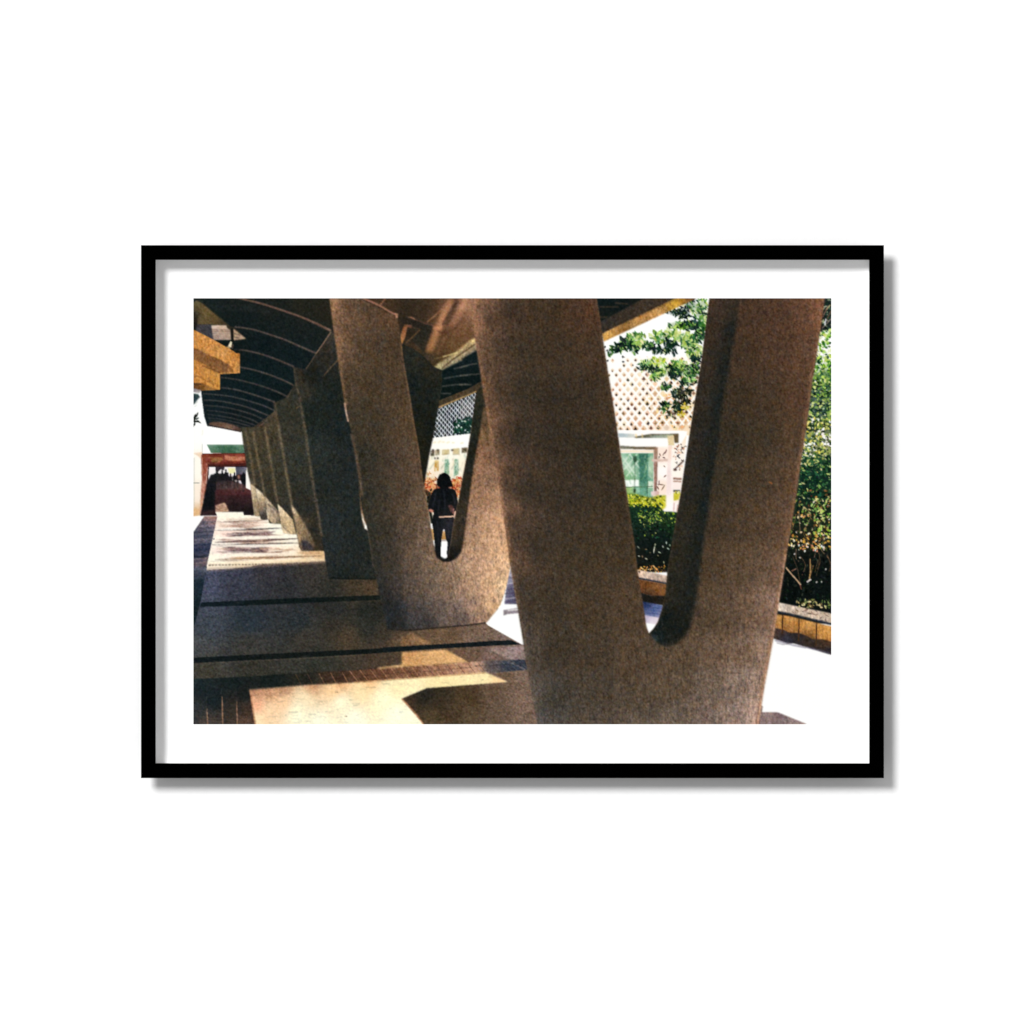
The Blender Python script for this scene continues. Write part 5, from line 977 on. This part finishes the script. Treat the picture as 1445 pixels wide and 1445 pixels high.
def mat(name, rgb, rough=.6, spec=.3, noise=None, bump=0):
    m = bpy.data.materials.new(name); m.use_nodes = True
    nt = m.node_tree; b = nt.nodes['Principled BSDF']
    b.inputs['Roughness'].default_value = rough
    b.inputs['Specular IOR Level'].default_value = spec
    b.inputs['Base Color'].default_value = (*rgb, 1)
    if noise:
        tc = nt.nodes.new('ShaderNodeTexCoord'); n = nt.nodes.new('ShaderNodeTexNoise')
        n.inputs['Scale'].default_value = noise; n.inputs['Detail'].default_value = 6
        nt.links.new(tc.outputs['Object'], n.inputs['Vector'])
        r = nt.nodes.new('ShaderNodeMapRange'); r.inputs['To Min'].default_value = .97; r.inputs['To Max'].default_value = 1.03
        nt.links.new(n.outputs['Fac'], r.inputs['Value'])
        mx = nt.nodes.new('ShaderNodeVectorMath'); mx.operation = 'SCALE'
        mx.inputs[0].default_value = rgb
        nt.links.new(r.outputs['Result'], mx.inputs['Scale']); nt.links.new(mx.outputs['Vector'], b.inputs['Base Color'])
        if bump:
            bp = nt.nodes.new('ShaderNodeBump'); bp.inputs['Strength'].default_value = bump; bp.inputs['Distance'].default_value = .0004
            nt.links.new(n.outputs['Fac'], bp.inputs['Height']); nt.links.new(bp.outputs['Normal'], b.inputs['Normal'])
    return m

M_WALL = mat('white_wall_paint', (.84, .84, .84), .9, .1, 160, .15)
M_MAT = mat('white_mount_card', (.88, .88, .88), .95, .05, 500, .05)
M_FRAME = mat('black_painted_wood', (.0001, .0001, .0001), .55, .0, 90)
M_BOUNCE = mat('white_bounce_liner', (.85, .85, .85), .9, .05, 300)  # white so the added liner returns light to the mount
M_BACK = mat('backing_board', (.12, .10, .08), .9, .1, 60)

m = bpy.data.materials.new('printed_ink'); m.use_nodes = True
nt = m.node_tree; b = nt.nodes['Principled BSDF']
b.inputs['Roughness'].default_value = .9; b.inputs['Specular IOR Level'].default_value = 0
at = nt.nodes.new('ShaderNodeAttribute'); at.attribute_name = 'ink'
nt.links.new(at.outputs['Color'], b.inputs['Base Color'])
M_INK = m

def mesh(name, verts, faces, material, parent=None):
    me = bpy.data.meshes.new(name); me.from_pydata(verts, [], faces); me.update()
    me.materials.append(material)
    o = bpy.data.objects.new(name, me); COL.objects.link(o)
    if parent: o.parent = parent
    return o

def ring(name, outer, inner, z0, z1, material, parent, bevel=0, prof=None):
    """rectangular moulding between two pixel rectangles, mitred at the corners; prof: list of (t, z) from outer to inner edge"""
    pr = prof or [(0, z0), (0, z1), (1, z1), (1, z0)]
    vs, fs, n = [], [], len(pr)
    for c in range(4):
        ox, oy = outer[(0, 2, 2, 0)[c]], outer[(1, 1, 3, 3)[c]]
        ix, iy = inner[(0, 2, 2, 0)[c]], inner[(1, 1, 3, 3)[c]]
        for t, z in pr: vs.append(wx(ox+(ix-ox)*t, oy+(iy-oy)*t, z))
    for c in range(4):
        d = (c+1) % 4
        for k in range(n):
            l = (k+1) % n
            fs.append((c*n+k, d*n+k, d*n+l, c*n+l))
    o = mesh(name, vs, fs, material, parent)
    import bmesh as bm_
    bm = bm_.new(); bm.from_mesh(o.data); bm_.ops.recalc_face_normals(bm, faces=bm.faces); bm.to_mesh(o.data); bm.free()
    return o

def slab(name, r, z0, z1, material, parent=None):
    vs = [wx(x, y, z) for z in (z0, z1) for x, y in ((r[0], r[1]), (r[2], r[1]), (r[2], r[3]), (r[0], r[3]))]
    fs = [(0, 1, 2, 3), (7, 6, 5, 4), (0, 4, 5, 1), (1, 5, 6, 2), (2, 6, 7, 3), (3, 7, 4, 0)]
    o = mesh(name, vs, fs, material, parent)
    import bmesh as bm_
    bm = bm_.new(); bm.from_mesh(o.data); bm_.ops.recalc_face_normals(bm, faces=bm.faces); bm.to_mesh(o.data); bm.free()
    return o

# wall
w = mesh('wall', [(-4, 0, -3), (4, 0, -3), (4, 0, 3), (-4, 0, 3), (-4, .15, -3), (4, .15, -3), (4, .15, 3), (-4, .15, 3)],
         [(0, 1, 2, 3), (7, 6, 5, 4), (0, 4, 5, 1), (1, 5, 6, 2), (2, 6, 7, 3), (3, 7, 4, 0)], M_WALL)
w['kind'] = 'structure'; w['label'] = 'plain white wall behind the framed picture'; w['category'] = 'wall'

# framed picture
root = bpy.data.objects.new('framed_picture', None); COL.objects.link(root)
root['label'] = 'black framed colour photograph of V-shaped concrete columns, with white border, hanging on white wall'
root['category'] = 'framed picture'
OUT = (199, 346, 1247.3, 1098); INN = (219.7, 366.7, 1226.5, 1077)
fr = ring('frame', OUT, INN, 0, 0, M_FRAME, root, prof=[
    (.02, H_LIP), (0, H_LIP+.35*S), (0, H_FRONT-.5*S), (.025, H_FRONT), (.975, H_FRONT), (1, H_FRONT-.5*S), (1, H_LIP-1.5*S), (.98, H_LIP-1.5*S)])
ring('frame_body', (215, 362, 1231, 1082), (219, 366, 1227.2, 1077.7), .5*S, H_LIP-1.6*S, M_FRAME, fr)
FIL = (219.05, 366.05, 1227.15, 1077.65); FIN = (219.6, 366.6, 1226.6, 1077.1)
ring('bounce_liner', FIL, FIN, H_MAT+.2*S, H_LIP-1.7*S, M_BOUNCE, fr)  # unseen liner, added to lift the frame's inner shadow with bounced light
slab('backing_board', (219.2, 366.2, 1227, 1077.5), .6*S, H_MAT-2.2*S, M_BACK, root)
ring('mount', (219.1, 366.1, 1227.1, 1077.6), (272.9, 420.9, 1173.1, 1022.1), H_MAT-1.6*S, H_MAT, M_MAT, root)
pr = slab('print', (262, 410, 1184, 1033), H_MAT-2.1*S, H_MAT-1.7*S, M_MAT, root)

img, lab = finish()
lin = img/255.0
lin = np.where(lin <= .04045, lin/12.92, ((lin+.055)/1.055)**2.4)
lin = np.minimum(lin*np.where(lin > .9, 1.04, 1)/E, .92)
zz = H_MAT-.25*S
k = (DIST-zz)/DIST
xs = PX0+np.arange(PW)+.5; xs[0] = PX0-.2; xs[-1] = PX0+PW+.2
ys = PY0+np.arange(PH)+.5; ys[0] = PY0-.2; ys[-1] = PY0+PH+.2
gx, gy = np.meshgrid((xs-CX)*S*k, -(ys-CY)*S*k)
pos = np.stack([gx, np.full_like(gx, -zz), gy], 2).reshape(-1, 3).astype(np.float32)
ink = np.concatenate([lin, np.ones((PH, PW, 1))], 2).reshape(-1, 4).astype(np.float32)
ii = np.arange(PH*PW).reshape(PH, PW)
quads = np.stack([ii[:-1, :-1], ii[1:, :-1], ii[1:, 1:], ii[:-1, 1:]], 2).reshape(-1, 4)
flab = lab[:-1, :-1].reshape(-1)
INFO = {
 'sky': 'white overexposed sky', 'gate_building': 'distant red gateway with a green roof', 'concrete_column': 'nearest and largest V-shaped concrete column',
 'concrete_column.001': 'second V-shaped concrete column with a person seen through its opening', 'person': 'person in dark clothes and trousers seen from behind',
 'stone_bracket': 'stepped orange stone bracket', 'planter_wall': 'low orange stone planter wall with pale coping', 'hedge': 'clipped green hedge with yellow sunlit top',
 'canopy_roof': 'dark vaulted canopy with thin curved ribs', 'lattice_screen': 'white diamond lattice screen', 'glass_pavilion': 'white pavilion with green glass',
 'flower_bush': 'orange red flowering bush', 'plaza': 'white sunlit plaza ground', 'shrub': 'dark shrub flecked with bright leaves'}
comp, ncomp = components(lab)
fcomp = comp[:-1, :-1].reshape(-1)
first = np.zeros(ncomp, int); first[comp.ravel()] = lab.ravel()
big = np.argsort(-np.bincount(fcomp, minlength=ncomp))
sort = np.argsort(fcomp, kind='stable'); bounds = np.searchsorted(fcomp[sort], np.arange(ncomp+1))
done = set()
for ci in big:
    q = quads[sort[bounds[ci]:bounds[ci+1]]]
    if not len(q): continue
    key = LABELS[first[ci]]; base = key.split('.')[0]
    u, inv = np.unique(q, return_inverse=True); inv = inv.reshape(-1)
    me = bpy.data.meshes.new(base)
    me.vertices.add(len(u)); me.vertices.foreach_set('co', pos[u].ravel())
    me.loops.add(len(inv)); me.loops.foreach_set('vertex_index', inv.astype(np.int32))
    me.polygons.add(len(q)); me.polygons.foreach_set('loop_start', np.arange(0, len(q)*4, 4, dtype=np.int32))
    me.update(calc_edges=True)
    ca = me.color_attributes.new('ink', 'FLOAT_COLOR', 'POINT'); ca.data.foreach_set('color', ink[u].ravel())
    me.materials.append(M_INK)
    o = bpy.data.objects.new(base, me); COL.objects.link(o); o.parent = pr
    if key in INFO and key not in done:
        o['label'] = INFO[key]; done.add(key)

# ---------------------------------------------------------------------------
# camera and light
# ---------------------------------------------------------------------------
cam = bpy.data.cameras.new('camera'); co = bpy.data.objects.new('camera', cam); COL.objects.link(co)
co.location = (0, -DIST, 0); co.rotation_euler = (math.pi/2, 0, 0)
cam.sensor_width = 36; cam.lens = 36*DIST/(1445*S); cam.clip_end = 100; cam.clip_start = .1
scene.camera = co

from mathutils import Vector
T = .54                                        # slope of the light, across and down
LD = 15.0                                      # a large lamp, far off
LP = Vector((-T*LD, -LD, T*LD))
lt = bpy.data.lights.new('studio_lamp', 'AREA'); lt.shape = 'DISK'; lt.size = 2.75*LD/7
lt.energy = 850*(LD/7)**2; lt.color = (1, 1, 1)
lo = bpy.data.objects.new('studio_lamp', lt); COL.objects.link(lo)
lo.location = LP; lo.rotation_euler = (-LP).to_track_quat('-Z', 'Y').to_euler()

world = bpy.data.worlds.new('World'); scene.world = world; world.use_nodes = True
bg = world.node_tree.nodes['Background']
bg.inputs['Color'].default_value = (1, 1, 1, 1); bg.inputs['Strength'].default_value = .49

scene.render.engine = 'CYCLES'
scene.view_settings.view_transform = 'Standard'
scene.view_settings.look = 'None'
scene.view_settings.exposure = 0; scene.view_settings.gamma = 1
try: scene.view_settings.use_curve_mapping = False
except Exception: pass
